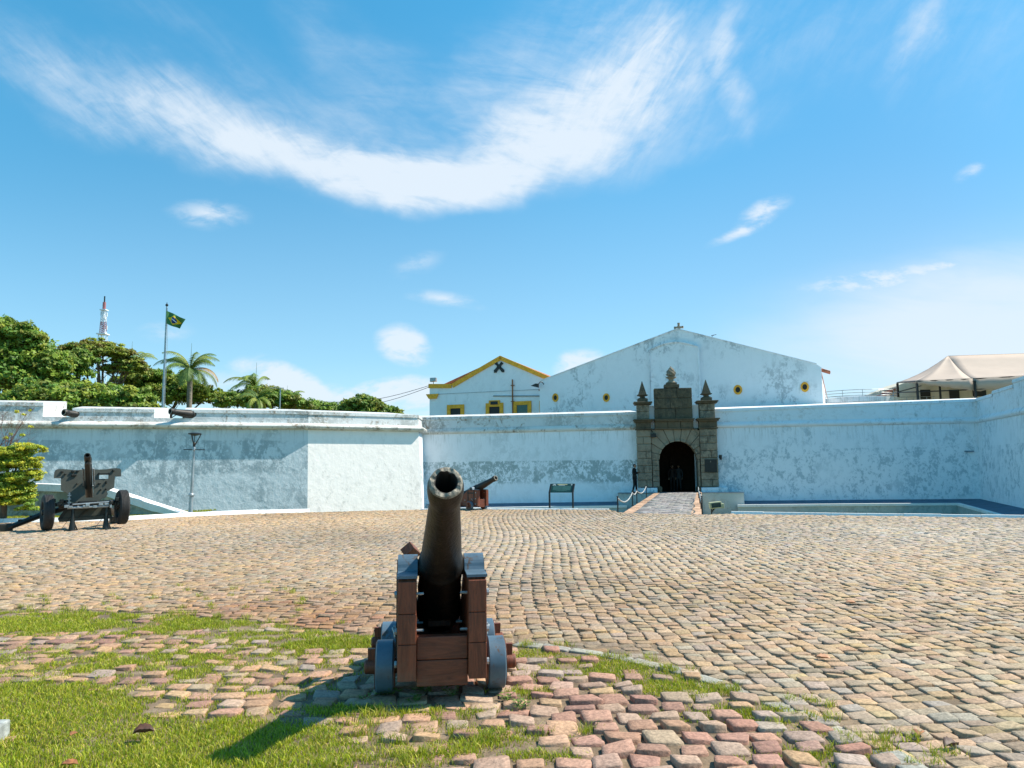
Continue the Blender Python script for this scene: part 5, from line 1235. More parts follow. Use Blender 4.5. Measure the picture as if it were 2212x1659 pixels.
def make_cannon(name, loc, rz, label, elev=32., block=True):
    """forward = local +X"""
    t = empty(name, loc, rz, label, 'cannon')
    TZ = .86; TX = .0
    T = Matrix.Translation((TX, 0, TZ)) @ Matrix.Rotation(R(90-elev), 4, 'Y')
    br_ = make_barrel(t, T)
    mb = MB(); mb.lathe([(.06, -.335), (.06, .335)], Matrix.Translation((TX, 0, TZ)) @ Matrix.Rotation(R(90), 4, 'X'), 20); mb.build('trunnion', m_gun, br_, smooth=True)
    cheek = [(.37, .17), (.37, .80), (.345, .83), (-.20, .83), (-.24, .78), (-.42, .66), (-.52, .54), (-.60, .54), (-.66, .44), (-.98, .40), (-1.04, .36), (-1.08, .17), (-.93, .17), (-.90, .22), (-.68, .22), (-.64, .17), (-.12, .17), (-.08, .20), (.12, .20), (.16, .17)]
    for sg, a, b in ((1, .185, .322), (-1, -.322, -.185)):
        mb = MB(); mb.prism(cheek, a, b, 'y'); ck = mb.build('cheek', m_woodr, t)
        mo = ck.modifiers.new('bevel', 'BEVEL'); mo.width = .008; mo.segments = 2; mo.limit_method = 'ANGLE'
        # front cap board and joints
        mb = MB()
        for z0, z1 in ((.165, .40), (.403, .60), (.603, .815)): mb.box((.385, (a+b)/2, (z0+z1)/2), (.028, b-a-.006, z1-z0), bev=.004)
        mb.build('front_board', m_woodr, ck)
        # iron strap over the trunnion
        mb = MB(); c = (a+b)/2; w = b-a+.012; pl = [(-.20, .832), (-.10, .832)]+[(TX+.092*math.cos(math.pi-math.pi*i/12), .845+.088*math.sin(math.pi-math.pi*i/12)) for i in range(13)]+[(.11, .832), (.372, .832), (.372, .848), (.13, .848)]
        pl = [(-.20, .832), (.376, .832), (.376, .85), (.11, .85)]+[(TX+.10*math.cos(math.pi*i/14), .85+.105*math.sin(math.pi*i/14)) for i in range(1, 14)]+[(-.11, .85), (-.20, .85)]
        mb.prism(pl, c-w/2, c+w/2, 'y'); mb.build('capsquare', m_grey, t)
        mb = MB(); mb.box((.18, sg*.330, .60), (.045, .010, .5)); mb.box((-.18, sg*.330, .56), (.04, .010, .5)); mb.box((.0, sg*.331, .70), (.42, .010, .05)); mb.build('iron_strap', m_iron, ck)
        # bolts through the cheek
        for k, (xx_, zz2) in enumerate(((.30, .72), (.28, .47), (.28, .25), (-.35, .40), (-.75, .30))):
            mb = MB(); mb.lathe([(.010, -.145), (.010, .055), (.0, .06)], Matrix.Translation((xx_, sg*.19, zz2)) @ Matrix.Rotation(R(-90*sg) if False else R(90*sg), 4, 'X'), 8)
            mb.lathe([(.024, -.155), (.024, -.138), (.01, -.13)], Matrix.Translation((xx_, sg*.19, zz2)) @ Matrix.Rotation(R(90*sg), 4, 'X'), 8); mb.build('bolt', m_gal, t, smooth=True)
        mb = MB(); pts = [(.06+.055*math.cos(2*math.pi*i/20), sg*(.345+.02*math.sin(2*math.pi*i/20)**2), .40+.055*math.sin(2*math.pi*i/20)) for i in range(20)]; mb.tube(pts, .009, 8, closed=True); mb.tube([(.06, sg*.32, .455), (.06, sg*.36, .455)], .014, 8); mb.build('ring', m_gal, t, smooth=True)
    mb = MB()
    for z0, z1 in ((.115, .285), (.289, .44)): mb.box((.305, 0, (z0+z1)/2), (.09, .368, z1-z0), bev=.006)
    mb.build('transom', m_woodh, t)
    mb = MB(); mb.box((-.80, 0, .28), (.25, .368, .14), bev=.006); mb.box((-.35, 0, .19), (1.1, .30, .05)); mb.build('bed_plank', m_woodr, t)
    mb = MB(); mb.prism([(-.95, .36), (-.40, .36), (-.40, .40), (-.95, .50)], -.09, .09, 'y'); mb.build('quoin', m_woodr, t)
    for ax_, r_ in ((.02, .180), (-.80, .165)):
        mb = MB(); mb.box((ax_, 0, r_+.005), (.16, .66, .13), bev=.01); a_ = mb.build('axle', m_woodr, t)
        for sg in (1, -1):
            mb = MB(); mb.lathe([(.052, 0), (.055, .02), (.05, .235), (.042, .245), (0, .245)], Matrix.Translation((ax_, sg*.33, r_)) @ Matrix.Rotation(R(-90*sg), 4, 'X'), 20); mb.build('axle_end', m_woodr, a_, smooth=True)
            mb = MB(); mb.box((ax_, sg*.520, r_+.05), (.03, .05, .15), taper=1.25); mb.build('linch_pin', m_woodr, a_)
            mb = MB(); w0, w1 = .352, .488
            mb.lathe([(.055, 0), (r_*.5, 0), (r_-.018, 0), (r_-.012, .006), (r_-.012, .004), (r_, .010), (r_, w1-w0-.010), (r_-.012, w1-w0-.002), (r_-.02, w1-w0), (.055, w1-w0)], Matrix.Translation((ax_, sg*w0, r_)) @ Matrix.Rotation(R(-90*sg), 4, 'X'), 48)
            wl_ = mb.build('wheel', m_grey, t, smooth=30)
            mb = MB(); mb.lathe([(.05, 0), (r_*.90, 0), (r_*.90, .004), (.05, .004)], Matrix.Translation((ax_, sg*(w1+.0005), r_)) @ Matrix.Rotation(R(-90*sg), 4, 'X'), 36); mb.lathe([(.05, 0), (r_*.90, 0), (r_*.90, .004), (.05, .004)], Matrix.Translation((ax_, sg*(w0-.0045), r_)) @ Matrix.Rotation(R(-90*sg), 4, 'X'), 36); mb.build('wheel_disc', m_woodr, wl_)
    if not block: return t
    mb = MB(); mb.box((-.42, -.235, .93), (.26, .10, .07), Matrix.Rotation(R(38), 4, 'X') @ Matrix.Rotation(R(-20), 4, 'Y'), bev=.004); mb.box((-.42, -.25, .76), (.04, .04, .30)); mb.build('elevating_block', m_woodr, t)
    return t
NC = Vector((-.535, 5.70, .0))
near_c = make_cannon('ship_cannon', (NC.x, NC.y, .030), R(-83), 'big rusty iron cannon on a red brown truck carriage in the foreground, muzzle toward viewer', 30.5); near_c.scale = (1, .94, 1)
sc = 1.12
mp_ = gnd(1029, 1103, .0)
mid_c = make_cannon('ship_cannon', (mp_.x, mp_.y+.15, .03), R(-43), 'smaller looking distant cannon on a red brown carriage at the moat edge', 22, False); mid_c.scale = (.92,)*3
# gun barrels in the embrasures
for i, (px, py, Y, tx_, ty_, lb) in enumerate(((139, 891, 39.7, .40, -.3, 'iron cannon barrel in the first embrasure, next to the leftmost white cheek'), (369, 888.5, 41.3, .62, -.1, 'iron cannon barrel resting on the second embrasure below the flagpole'))):
    p = at(px, py, Y); t = empty('embrasure_cannon', tuple(p), 0, lb, 'cannon'); d = Vector((-tx_, -1.0 if i == 0 else -.95, .10)).normalized()
    q = d.to_track_quat('Z', 'Y').to_matrix().to_4x4(); make_barrel(t, q @ Matrix.Diagonal((1.55, 1.55, 1.1, 1)) @ Matrix.Translation((0, 0, -1.2)))

# ================================================================== field gun
hp = gnd(188, 1147); HS = .00284*.93
hw = empty('field_howitzer', (hp.x, hp.y, 0), R(29), 'olive field howitzer with shield and two rubber tyres on stands beside the kerb', 'howitzer')
def hzp(a, b): return ((a-850)*HS, (1320-b)*.00284)
sh_o = [(518, 797), (519, 740), (528, 718), (550, 709), (600, 708), (650, 713), (700, 719), (740, 720), (790, 712), (812, 708), (812, 860), (818, 985), (850, 1000), (872, 985), (890, 860), (892, 714), (940, 716), (1000, 714), (1050, 706), (1100, 703), (1135, 707), (1150, 722), (1152, 788), (1092, 790), (1088, 905), (1022, 940), (1030, 968), (1015, 1000), (980, 1010), (930, 1045), (720, 1045), (672, 1030), (655, 985), (648, 950), (588, 918), (583, 800)]
# shield made of two halves so that the barrel slot stays open, and a window opening
def shp(pl): return [hzp(*p) for p in pl]
SY = .30; TLT = Matrix.Translation((0, SY, .75)) @ Matrix.Rotation(R(-12), 4, 'X') @ Matrix.Translation((0, 0, -.75))
mb = MB()
mb.prism(shp(sh_o[:12]+[(818, 1000), (818, 1045), (720, 1045), (672, 1030), (655, 985), (648, 950), (588, 918), (583, 800)]), 0, .02, 'y', TLT)
xw0, xw1, yw0, yw1 = 940, 1028, 770, 812
right_o = [p for p in sh_o[14:30]]
mb.prism(shp([(892, 714), (940, 716), (1000, 714), (1050, 706), (1100, 703), (1135, 707), (1150, 722), (1152, 770), (892, 770)]), 0, .02, 'y', TLT)
mb.prism(shp([(892, 770), (xw0, 770), (xw0, 812), (892, 812)]), 0, .02, 'y', TLT)
mb.prism(shp([(xw1, 770), (1152, 770), (1152, 788), (1092, 790), (1092, 812), (xw1, 812)]), 0, .02, 'y', TLT)
mb.prism(shp([(892, 812), (1092, 812), (1088, 905), (1022, 940), (1030, 968), (1015, 1000), (980, 1010), (930, 1045), (892, 1045)]), 0, .02, 'y', TLT)
mb.prism(shp([(818, 1000), (892, 1000), (892, 1045), (818, 1045)]), 0, .02, 'y', TLT)
shd = mb.build('shield', m_olive, hw)
def onsh(a, b, y=-.03): x, z = hzp(a, b); return TLT @ Vector((x, y, z))
mb = MB(); a = onsh(984, 763); mb.box(a, (.27, .09, .03)); mb.box(onsh(937, 762), (.03, .1, .06)); mb.box(onsh(1030, 762), (.03, .1, .06)); mb.build('window_visor', m_dkolive, shd)
for (a, b, w, h_) in ((590, 738, .06, .05), (620, 762, .05, .04), (690, 735, .07, .06), (735, 732, .06, .05), (700, 775, .13, .05), (1075, 730, .05, .06), (945, 860, .07, .04), (1010, 850, .03, .08), (960, 925, .03, .05), (1010, 920, .03, .05), (735, 860, .04, .03)):
    mb = MB(); mb.box(onsh(a, b), (w, .06, h_), .3, bev=.008); mb.build('fitting', m_dkolive, shd)
# barrel, muzzle up and toward the viewer
bs = Vector((0, .55, hzp(850, 930)[1])); be = Vector((hzp(864, 590)[0]-.12, -.95, hzp(864, 590)[1])); dv = (be-bs).normalized()
mb = MB(); L_ = (be-bs).length; q = dv.to_track_quat('Z', 'Y').to_matrix().to_4x4()
T = Matrix.Translation(bs) @ q
mb.lathe([(.10, -.6), (.10, .2), (.085, .3), (.075, L_-.28), (.082, L_-.25), (.082, L_-.02), (.074, L_), (.052, L_+.002), (.052, L_-.3), (0, L_-.3)], T, 24, cap=False); bo = mb.build('barrel', m_dkolive, hw, smooth=30)
mb = MB(); T2 = T @ Matrix.Translation((0, 0, 0))
mb.box((0, .13, L_*.30), (.17, .15, L_*.80), bev=.04); mb2 = MB()
vsx = [T @ Vector(v) for v in mb.v]; mb3 = MB(); mb3.add(vsx, mb.f); mb3.build('recoil_cradle', m_dkolive, hw)
mb = MB(); mb.lathe([(.0, L_*.72), (.085, L_*.72), (.09, L_*.76), (.09, L_*.80), (0, L_*.8)], T @ Matrix.Translation((0, .13, 0)), 20); mb.lathe([(0, L_*.3), (.07, L_*.3), (.07, L_*.86), (.05, L_*.9), (0, L_*.9)], T @ Matrix.Translation((0, -.12, 0)), 20); mb.build('recoil_cylinder', m_dkolive, hw, smooth=30)
for sg in (-1, 1):
    mb = MB(); mb.tube([T @ Vector((sg*.13, .05, -.1)), T @ Vector((sg*.13, .02, L_*.62))], .025, 8); mb.build('guide_rod', m_gal, hw)
# axle group
zx = hzp(0, 1070)[1]
mb = MB(); mb.tube([(-.72, .25, zx-.02), (.72, .25, zx+.06)], .07, 12); mb.box((0, .3, zx), (.5, .3, .22), bev=.03); mb.build('axle', m_dkolive, hw)
mb = MB(); mb.tube([(-.38, -.08, zx+.03), (.55, -.08, zx+.08)], .02, 8); mb.tube([(-.5, -.05, zx-.06), (.5, -.05, zx-.04)], .035, 8)
for k in range(9): x_ = -.55+k*.14+random.uniform(-.03, .03); mb.box((x_, -.06, zx-.02+random.uniform(-.03, .05)), (random.uniform(.05, .12), .1, random.uniform(.05, .1)), bev=.008)
mb.build('linkage', m_gal, hw)
mb = MB()
for k in range(6): mb.box((-.47, 0, zx+.08+k*.05), (.09-.05*(k % 2), .06, .03), bev=.006)
mb.tube([(-.47, 0, zx), (-.47, 0, zx+.36)], .015, 6); mb.build('hand_brake', m_gal, hw)
for sg in (-1, 1):
    mb = MB()
    for k in range(7): mb.box((sg*(.55+.05*k), -.02+random.uniform(-.05, .05), zx+.08+random.uniform(-.1, .1)), (.09, .12, .1), random.random(), bev=.015)
    mb.build('brake_housing', m_dkolive, hw)
for cx_, cz_, rz_ in ((hzp(480, 0)[0], hzp(0, 1132)[1], 9), (hzp(1172, 0)[0], hzp(0, 1102)[1], 9)):
    T = Matrix.Translation((cx_, .25, cz_)) @ Rz(R(rz_)) @ Matrix.Rotation(R(90), 4, 'Y'); rw = .485
    pr = [(.27, -.09), (.30, -.125), (.40, -.135), (.455, -.12), (.478, -.10), (.485, -.085)]
    for k in range(5):
        y_ = -.085+k*.034; pr += [(.485, y_+.024), (.470, y_+.026), (.470, y_+.032), (.485, y_+.034)] if k < 5 else []
    pr = pr[:-1]+[(.485, .085), (.478, .10), (.455, .12), (.40, .135), (.30, .125), (.27, .09)]
    mb = MB(); mb.lathe(pr, T, 56, cap=False); wh = mb.build('wheel', m_dkolive, hw) if False else None
    we = MB(); we.lathe([(.0, -.03), (.10, -.03), (.12, -.05), (.24, -.04), (.285, -.09), (.285, .09), (.24, .04), (.12, .06), (.11, .12), (.0, .12)], T, 32, cap=False); wh = we.build('wheel', m_olive, hw, smooth=30)
    mb.build('tyre', m_rubber, wh, smooth=30)
    hb = MB(); hb.lathe([(0, -.14), (.06, -.14), (.075, -.10), (.075, -.03)], T, 18)
    for k in range(8): hb.lathe([(.012, -.065), (.012, -.045)], T @ Matrix.Translation((.16*math.cos(k*.785), .16*math.sin(k*.785), 0)), 6)
    hb.build('hub', m_dkolive, wh)
# lower shield
mb = MB(); mb.prism(shp([(620, 1190), (660, 1130), (720, 1110), (985, 1095), (960, 1180), (620, 1195)]), .42, .44, 'y'); mb.prism(shp([(575, 1200), (1060, 1180), (1085, 1215), (590, 1232)]), .38, .40, 'y')
mb.tube([(hzp(770, 0)[0], .36, hzp(0, 1190)[1]), (hzp(860, 0)[0], .36, hzp(0, 1105)[1])], .02, 6); mb.build('lower_shield', m_olive, hw)
mb = MB(); mb.prism(shp([(575, 1198), (640, 1100), (1060, 1085), (1085, 1210), (590, 1230)]), .46, .48, 'y'); mb.build('belly_plate', m_dkolive, hw)
# stands
for xz, sgz in ((712, 1325), (1022, 1308)):
    x_, _ = hzp(xz, 0); zt_ = zx-.02; z0_ = .0
    mb = MB(); mb.tube([(x_, 0, zt_), (x_, -.02, zt_-.25), (x_, -.05, 0)], [.045, .04, .095], 12); mb.box((x_, -.05, .012), (.2, .24, .024)); st = mb.build('support_stand', m_dkolive, hw, smooth=40)
    mb = MB(); mb.tube([(x_+.02, .02, .30), (x_+.14, .06, 0)], .018, 6); mb.tube([(x_-.06, .04, zt_-.3), (x_-.30, .25, 0)], .006, 5); mb.build('stand_brace', m_iron, st)
# spread trails
for a, b in (((-.35, .5, zx-.02), (-1.9, 1.1-.2, .12)), ((.35, .5, zx), (.9, 2.6, .15))):
    mb = MB(); a, b = Vector(a), Vector(b); mb.tube([a, a.lerp(b, .5)+Vector((0, 0, .05)), b], [.07, .085, .07], 8)
    for k in range(4): p = a.lerp(b, .3+.17*k); mb.box(p+Vector((0, 0, .09)), (.16, .07, .05), .3, bev=.01)
    mb.box(b+Vector((-.1, 0, 0)), (.4, .16, .24), .3, bev=.03); mb.build('trail', m_dkolive, hw)

# ================================================================== lamp post
lp = gnd(411, 1113.5); D_ = lp.y; lz = lambda py: HC+(1020-py)/F*D_
lt_ = empty('street_lamp', (lp.x, lp.y, 0), 0, 'grey metal street lamp with open V shaped head in front of the bastion', 'street lamp')
lean = Matrix.Rotation(R(1.2), 4, 'Y')
mb = MB(); mb.lathe([(.095, 0), (.085, .05), (.075, .75), (.075, lz(1072)), (.105, lz(1071)), (.105, lz(1068)), (.06, lz(1065))], lean, 20); mb.build('base', m_gal, lt_, smooth=30)
mb = MB(); mb.lathe([(.055, lz(1066)), (.036, lz(975)), (.05, lz(974)), (.05, lz(968)), (.03, lz(966)), (.03, lz(960))], lean, 16); mb.build('post', m_gal, lt_, smooth=30)
mb = MB(); z = lz(972.5); mb.tube([lean @ Vector((-.37, 0, z)), lean @ Vector((.39, 0, z))], .016, 8); mb.lathe([(.0, -.02), (.028, 0), (0, .02)], Matrix.Translation(lean @ Vector((-.37, 0, z))), 8); mb.lathe([(.0, -.02), (.028, 0), (0, .02)], Matrix.Translation(lean @ Vector((.39, 0, z))), 8); mb.build('ladder_bar', m_iron, lt_)
mb = MB(); z0, z1 = lz(962), lz(937.5)
mb.lathe([(.045, lz(966)), (.055, z0+.05), (.02, z0+.09)], lean, 14)
for k in range(3):
    a = k*2*math.pi/3+.35; c_, s_ = math.cos(a), math.sin(a); mb.tube([lean @ Vector((.03*c_, .03*s_, z0)), lean @ Vector((.14*c_, .14*s_, z0+.22)), lean @ Vector((.215*c_, .215*s_, z1-.03))], [.022, .018, .016], 8)
mb.build('head_frame', m_iron, lt_)
mb = MB(); mb.lathe([(.02, z1-.10), (.20, z1-.04), (.235, z1-.035), (.235, z1), (.12, z1+.03), (0, z1+.035)], lean, 28); mb.tube([lean @ Vector((0, 0, z0+.05)), lean @ Vector((0, 0, z1-.05))], .012, 6); mb.build('lamp_cap', m_iron, lt_, smooth=30)

# ================================================================== ramp wall with white coping
Yw = 28.35
def rw_(px, py, Y=Yw): return at(px, py, Y)
pts = [rw_(404, 1114), rw_(330, 1091), rw_(279, 1074), rw_(228, 1058), rw_(215, 1052), rw_(40, 1046), rw_(-300, 1043)]
rwall = empty('ramp_wall', (0, 0, 0), 0, 'olive grey ramp wall with sloping white coping rising left behind the field gun', 'wall')
mb = MB(); mb.prism([(p.x, p.z-.06) for p in pts]+[(pts[-1].x, -.1), (pts[0].x, -.1)], Yw, Yw+.35, 'y'); mb.build('face', mw['olive'], rwall)
mb = MB(); mb.prism([(p.x, p.z+.04) for p in pts]+[(p.x, p.z-.22 if i not in (0,) else p.z-.08) for i, p in list(enumerate(pts))[::-1]], Yw-.06, Yw+.6, 'y'); mb.build('coping', mw['coping'], rwall)

# ================================================================== information board
m_bt = M('board_green', (.012, .055, .05), .35, bump=0); m_txt = M('board_text', (.10, .26, .24), .5, bump=0); m_yl = M('board_title', (.50, .46, .26), .5, bump=0); m_wt = M('board_white', (.55, .6, .6), .5, bump=0)
b0 = gnd(1187.5, 1100.5); b1 = gnd(1232, 1101.5); wv = b1-b0; L_ = wv.length; ba = math.atan2(wv.y, wv.x)+R(14)
ib = empty('information_board', tuple(b0), ba, 'dark green slanted information board on two black legs at the moat edge', 'sign'); W_ = L_/math.cos(R(14))*1.0
for x_ in (0, W_):
    mb = MB(); mb.prism([(0-.03, 0), (.03, 0), (.035, .64), (.30, .985), (.235, .985), (-.03, .66)], x_-.028, x_+.028, 'x'); mb.build('leg', m_iron, ib)
TP = Matrix.Translation((W_/2, .155, .82)) @ Matrix.Rotation(R(-37.5), 4, 'X')
def ptsb(mb, c, d): mb.box((0, 0, 0), (0, 0, 0))
def pbox(name, mat, items, par):
    mb = MB()
    for (cx, cz, w, h_, y) in items: mb.box(TP @ Vector((cx, y, cz)), (w, .006, h_), Matrix.Rotation(R(-37.5), 4, 'X'))
    return mb.build(name, mat, par)
pn = MB(); pn.box(TP @ Vector((0, 0, 0)), (W_-.058, .03, .41), Matrix.Rotation(R(-37.5), 4, 'X')); pn = pn.build('panel', m_bt, ib)
hw_ = (W_-.1)/2
pbox('text_lines', m_txt, [(random.uniform(-.01, .01), .075-.026*i, 2*hw_*(.86 if i != 8 else .5), .009, -.018) for i in range(9)], pn)
pbox('title', m_yl, [(-.0, .158, hw_*.95, .034, -.018)], pn); pbox('subtitle', m_wt, [(-.02, .115, hw_*.6, .014, -.018)], pn)
mb = MB(); tri = [(-hw_+.02, .115), (-hw_+.17, .115), (-hw_+.13, .165), (-hw_+.095, .19), (-hw_+.06, .165)]; mb.prism(tri, -.020, -.016, 'y', TP); mb.prism([(hw_-.07, .185), (hw_-.02, .185), (hw_-.02, .13), (hw_-.045, .105), (hw_-.07, .13)], -.020, -.016, 'y', TP); mb.build('emblem', m_wt, pn)
mb = MB(); mb.prism([(-hw_+.075, .12), (-hw_+.11, .12), (-hw_+.095, .165)], -.023, -.0205, 'y', TP); mb.prism([(hw_-.053, .17), (hw_-.037, .17), (hw_-.045, .12)], -.023, -.0205, 'y', TP); mb.build('emblem_mark', m_bt, pn)

# ================================================================== chain posts on the bridge
m_w = M('chain_white', (.75, .75, .72), .5, bump=0)
def post(px, py, h, lb):
    c = gnd(px, py); t = empty('chain_post', (c.x, c.y, 0), 0, lb, 'bollard', 'black chain posts along the bridge')
    mb = MB(); mb.tube([(0, 0, -.02), (0, 0, h)], .024, 8); mb.lathe([(.03, h-.0), (.036, h+.02), (.0, h+.045)], None, 10); mb.build('rod', m_iron, t)
    mb = MB(); mb.lathe([(.06, 0), (.06, .02), (.028, .03)], None, 12); mb.build('foot', m_iron, t)
    return Vector((c.x, c.y, h-.03))
LPs = [post(1332.8+2, 1108, .56, 'nearest black chain post on the left side of the bridge'), post(1366.5, 1092, .56, 'second black chain post on the left side of the bridge'), post(1376, 1086.5, .58, 'third black chain post, at the feet of the standing guard'), post(1396.5, 1074, .6, 'farthest left black chain post, against the pillar base')]
RPs = [post(1517.2, 1113, .60, 'nearest black chain post at the right corner of the bridge'), post(1514.6, 1101, .58, 'second chain post in the row on the right side of the bridge'), post(1512, 1089, .58, 'third chain post in the row on the right side of the bridge'), post(1509.5, 1077.5, .58, 'farthest chain post in the row on the right side of the bridge')]
def chain(a, b, lb, s_=.22):
    L_ = (b-a).length; n = max(8, int(L_/.11)); mb = MB(); mk = MB()
    pts = [a.lerp(b, i/n)-Vector((0, 0, s_*(1-(2*i/n-1)**2))) for i in range(n+1)]
    for i in range(n):
        (mb if i % 2 else mk).tube([pts[i], pts[i].lerp(pts[i+1], .5), pts[i+1]], [.014, .028, .014], 6)
    o = mb.build('chain', m_w); w = mk.build('black_links', m_iron, o); tag(o, lb, 'chain', 'black and white chains along the bridge')
for i, (a, b) in enumerate(zip(LPs, LPs[1:])): chain(a, b, ['black and white chain between the two nearest left posts of the bridge', 'black and white chain between the second and third left posts', 'black and white chain from the guard feet to the pillar base'][i], [.25, .12, .22][i])
for i, (a, b) in enumerate(zip(RPs, RPs[1:])): chain(a, b, ['nearest', 'middle', 'farthest'][i]+' black and white chain on the right side of the bridge', .2)

# moat floodlight
f_ = at(1545, 1091, 33.5)
fl2 = empty('moat_floodlight', (f_.x, f_.y, ZM), R(-8), 'yellowish floodlight box on a short stem beside the right chain posts', 'floodlight')
h_ = f_.z-ZM; mb = MB(); mb.tube([(-.15, .1, 0), (-.15, .1, h_)], .03, 8); mb.tube([(-.15, .1, h_-.3), (.0, 0, h_-.1)], .03, 8); mb.build('stem', m_iron, fl2)
m_fy = M('faded_housing', (.42, .42, .26), .6); mb = MB(); mb.box((0, 0, h_), (.52, .34, .28), Matrix.Rotation(R(-6), 4, 'Y'), bev=.03); mb.box((.30, 0, h_-.03), (.12, .30, .2), bev=.02); mb.build('housing', m_fy, fl2)
mb = MB(); mb.box((.02, -.178, h_), (.40, .012, .19), Matrix.Rotation(R(-6), 4, 'Y')); mb.build('glass', m_glass, fl2)
f3 = gl(gx(1557), .62, 0)
mb = MB(); mb.box((gx(1549), -.7, 2.2), (.16, .3, .22), bev=.03); mb.box((gx(1549.5), -.72, gz(992)), (.12, .2, .16), bev=.03); mb.build('wall_fitting', m_iron, gt)

# ================================================================== people
def person(name, loc, rz, label, joints, mats, scale=1.0):
    t = empty(name, loc, rz, label, 'person'); t.scale = (scale,)*3
    def skin(nm, vs, es, rad, mat, par, sub=2, root=0):
        me = bpy.data.meshes.new(nm); me.from_pydata(vs, es, []); me.materials.append(mat); o = bpy.data.objects.new(nm, me); C.objects.link(o); o.parent = par
        m1 = o.modifiers.new('skin', 'SKIN'); m1.use_smooth_shade = True
        for i, r_ in enumerate(rad): me.skin_vertices[0].data[i].radius = r_ if isinstance(r_, tuple) else (r_, r_); me.skin_vertices[0].data[i].use_root = (i == root)
        m2 = o.modifiers.new('sub', 'SUBSURF'); m2.levels = sub; m2.render_levels = sub; return o
    J = joints
    vs = [(0, 0, .95), (0, 0, 1.10), (0, .0, 1.30), (0, .01, 1.43), (0, -.005, 1.50),                     # pelvis..neck 0-4
          (-.10, 0, .90), J['kL'], J['aL'], (J['aL'][0]-.02, J['aL'][1]-.16, .03),
          (.10, 0, .90), J['kR'], J['aR'], (J['aR'][0]+.02, J['aR'][1]-.16, .03),
          (-.17, .01, 1.41), J['eL'], J['wL'], (.17, .01, 1.41), J['eR'], J['wR']]
    es = [(0, 1), (1, 2), (2, 3), (3, 4), (0, 5), (5, 6), (6, 7), (7, 8), (0, 9), (9, 10), (10, 11), (11, 12), (3, 13), (13, 14), (14, 15), (3, 16), (16, 17), (17, 18)]
    rad = [(.15, .11), (.14, .105), (.165, .12), (.11, .085), .055, .095, .068, .05, .042, .095, .068, .05, .042, .066, .048, .036, .066, .048, .036]
    body = skin('body', vs, es, rad, mats[0], t)
    for s_ in ('L', 'R'):
        w = Vector(J['w'+s_]); e = Vector(J['e'+s_]); d = (w-e).normalized(); sd_ = d.cross(Vector((0, 0, 1))).normalized()
        hv = [tuple(w), tuple(w+d*.05)]; he = [(0, 1)]; hr = [.028, (.036, .018)]
        for k, (o_, l_) in enumerate(((-.030, .062), (-.010, .075), (.010, .070), (.028, .055))):
            b = len(hv); p0 = w+d*.085+sd_*o_; p1 = p0+d*l_*.55+Vector((0, 0, -.008)); p2 = p1+d*l_*.4+Vector((0, 0, -.02)); hv += [tuple(p0), tuple(p1), tuple(p2)]; he += [(1, b), (b, b+1), (b+1, b+2)]; hr += [.010, .009, .007]
        b = len(hv); p0 = w+d*.04-sd_*.035; hv += [tuple(p0), tuple(p0+d*.045-sd_*.012)]; he += [(1, b), (b, b+1)]; hr += [.012, .009]
        skin('hand', hv, he, hr, mats[1], t, 1)
    # head
    hd = Matrix.Translation(J['head']) @ Rz(J.get('hr', 0)) @ Matrix.Rotation(R(J.get('nod', 0)), 4, 'X')
    mb = MB(); n = 20; vs = []; fs = []
    for i in range(n//2+1):
        ph = math.pi*i/(n//2)
        for j in range(n):
            th = 2*math.pi*j/n; x = .075*math.sin(ph)*math.cos(th); y = .095*math.sin(ph)*math.sin(th); z = .118*math.cos(ph)
            if z < 0: x *= 1+z*2.2; y = y*(1+z*.9) if y < 0 else y*(1+z*2.5)
            if y < 0: 
                face = math.exp(-((x/.018)**2+((z+.015)/.03)**2)); y -= .024*face; y += .010*math.exp(-(((abs(x)-.03)/.014)**2+((z-.012)/.014)**2)); y -= .006*math.exp(-((x/.024)**2+((z+.065)/.012)**2))
            vs.append((x, y, z))
    for i in range(n//2):
        for j in range(n): fs.append((i*n+j, i*n+(j+1) % n, (i+1)*n+(j+1) % n, (i+1)*n+j))
    mb.add(vs, fs, hd)
    for sg in (-1, 1): mb.lathe([(0, -.01), (.022, 0), (.026, .01), (0, .012)], hd @ Matrix.Translation((sg*.075, .01, -.005)) @ Matrix.Rotation(R(90*sg), 4, 'Y'), 10)
    h_ = mb.build('head', mats[1], t, smooth=80)
    mb = MB(); vs2 = []; fs2 = []
    for i in range(7):
        ph = math.pi*.55*i/6
        for j in range(n):
            th = 2*math.pi*j/n; k = 1.07; lim_ = ph if math.sin(th) > -.2 else ph*.62; vs2.append((.078*k*math.sin(lim_)*math.cos(th), .098*k*math.sin(lim_)*math.sin(th)+.004, .118*k*math.cos(lim_)))
    for i in range(6):
        for j in range(n): fs2.append((i*n+j, i*n+(j+1) % n, (i+1)*n+(j+1) % n, (i+1)*n+j))
    mb.add(vs2, fs2, hd); mb.build('hair', m_hair, h_, smooth=80, fix=False)
    for sg in (-1, 1):
        mb = MB(); mb.lathe([(0, -.006), (.009, -.003), (.009, .003), (0, .006)], hd @ Matrix.Translation((sg*.03, -.082, .012)), 8); mb.build('eye', m_dkolive, h_)
    for s_ in ('L', 'R'):
        a = Vector(J['a'+s_]); mb = MB(); mb.box((a.x, a.y-.07, .045), (.10, .27, .09), bev=.03); mb.tube([(a.x, a.y, .03), (a.x, a.y, .17)], .055, 10); mb.build('boot', m_iron, t)
    return t
m_hair = M('dark_hair', (.012, .009, .008), .7, bump=0)
gp = gl(gx(1370.5)-.05, 1.22, .012)
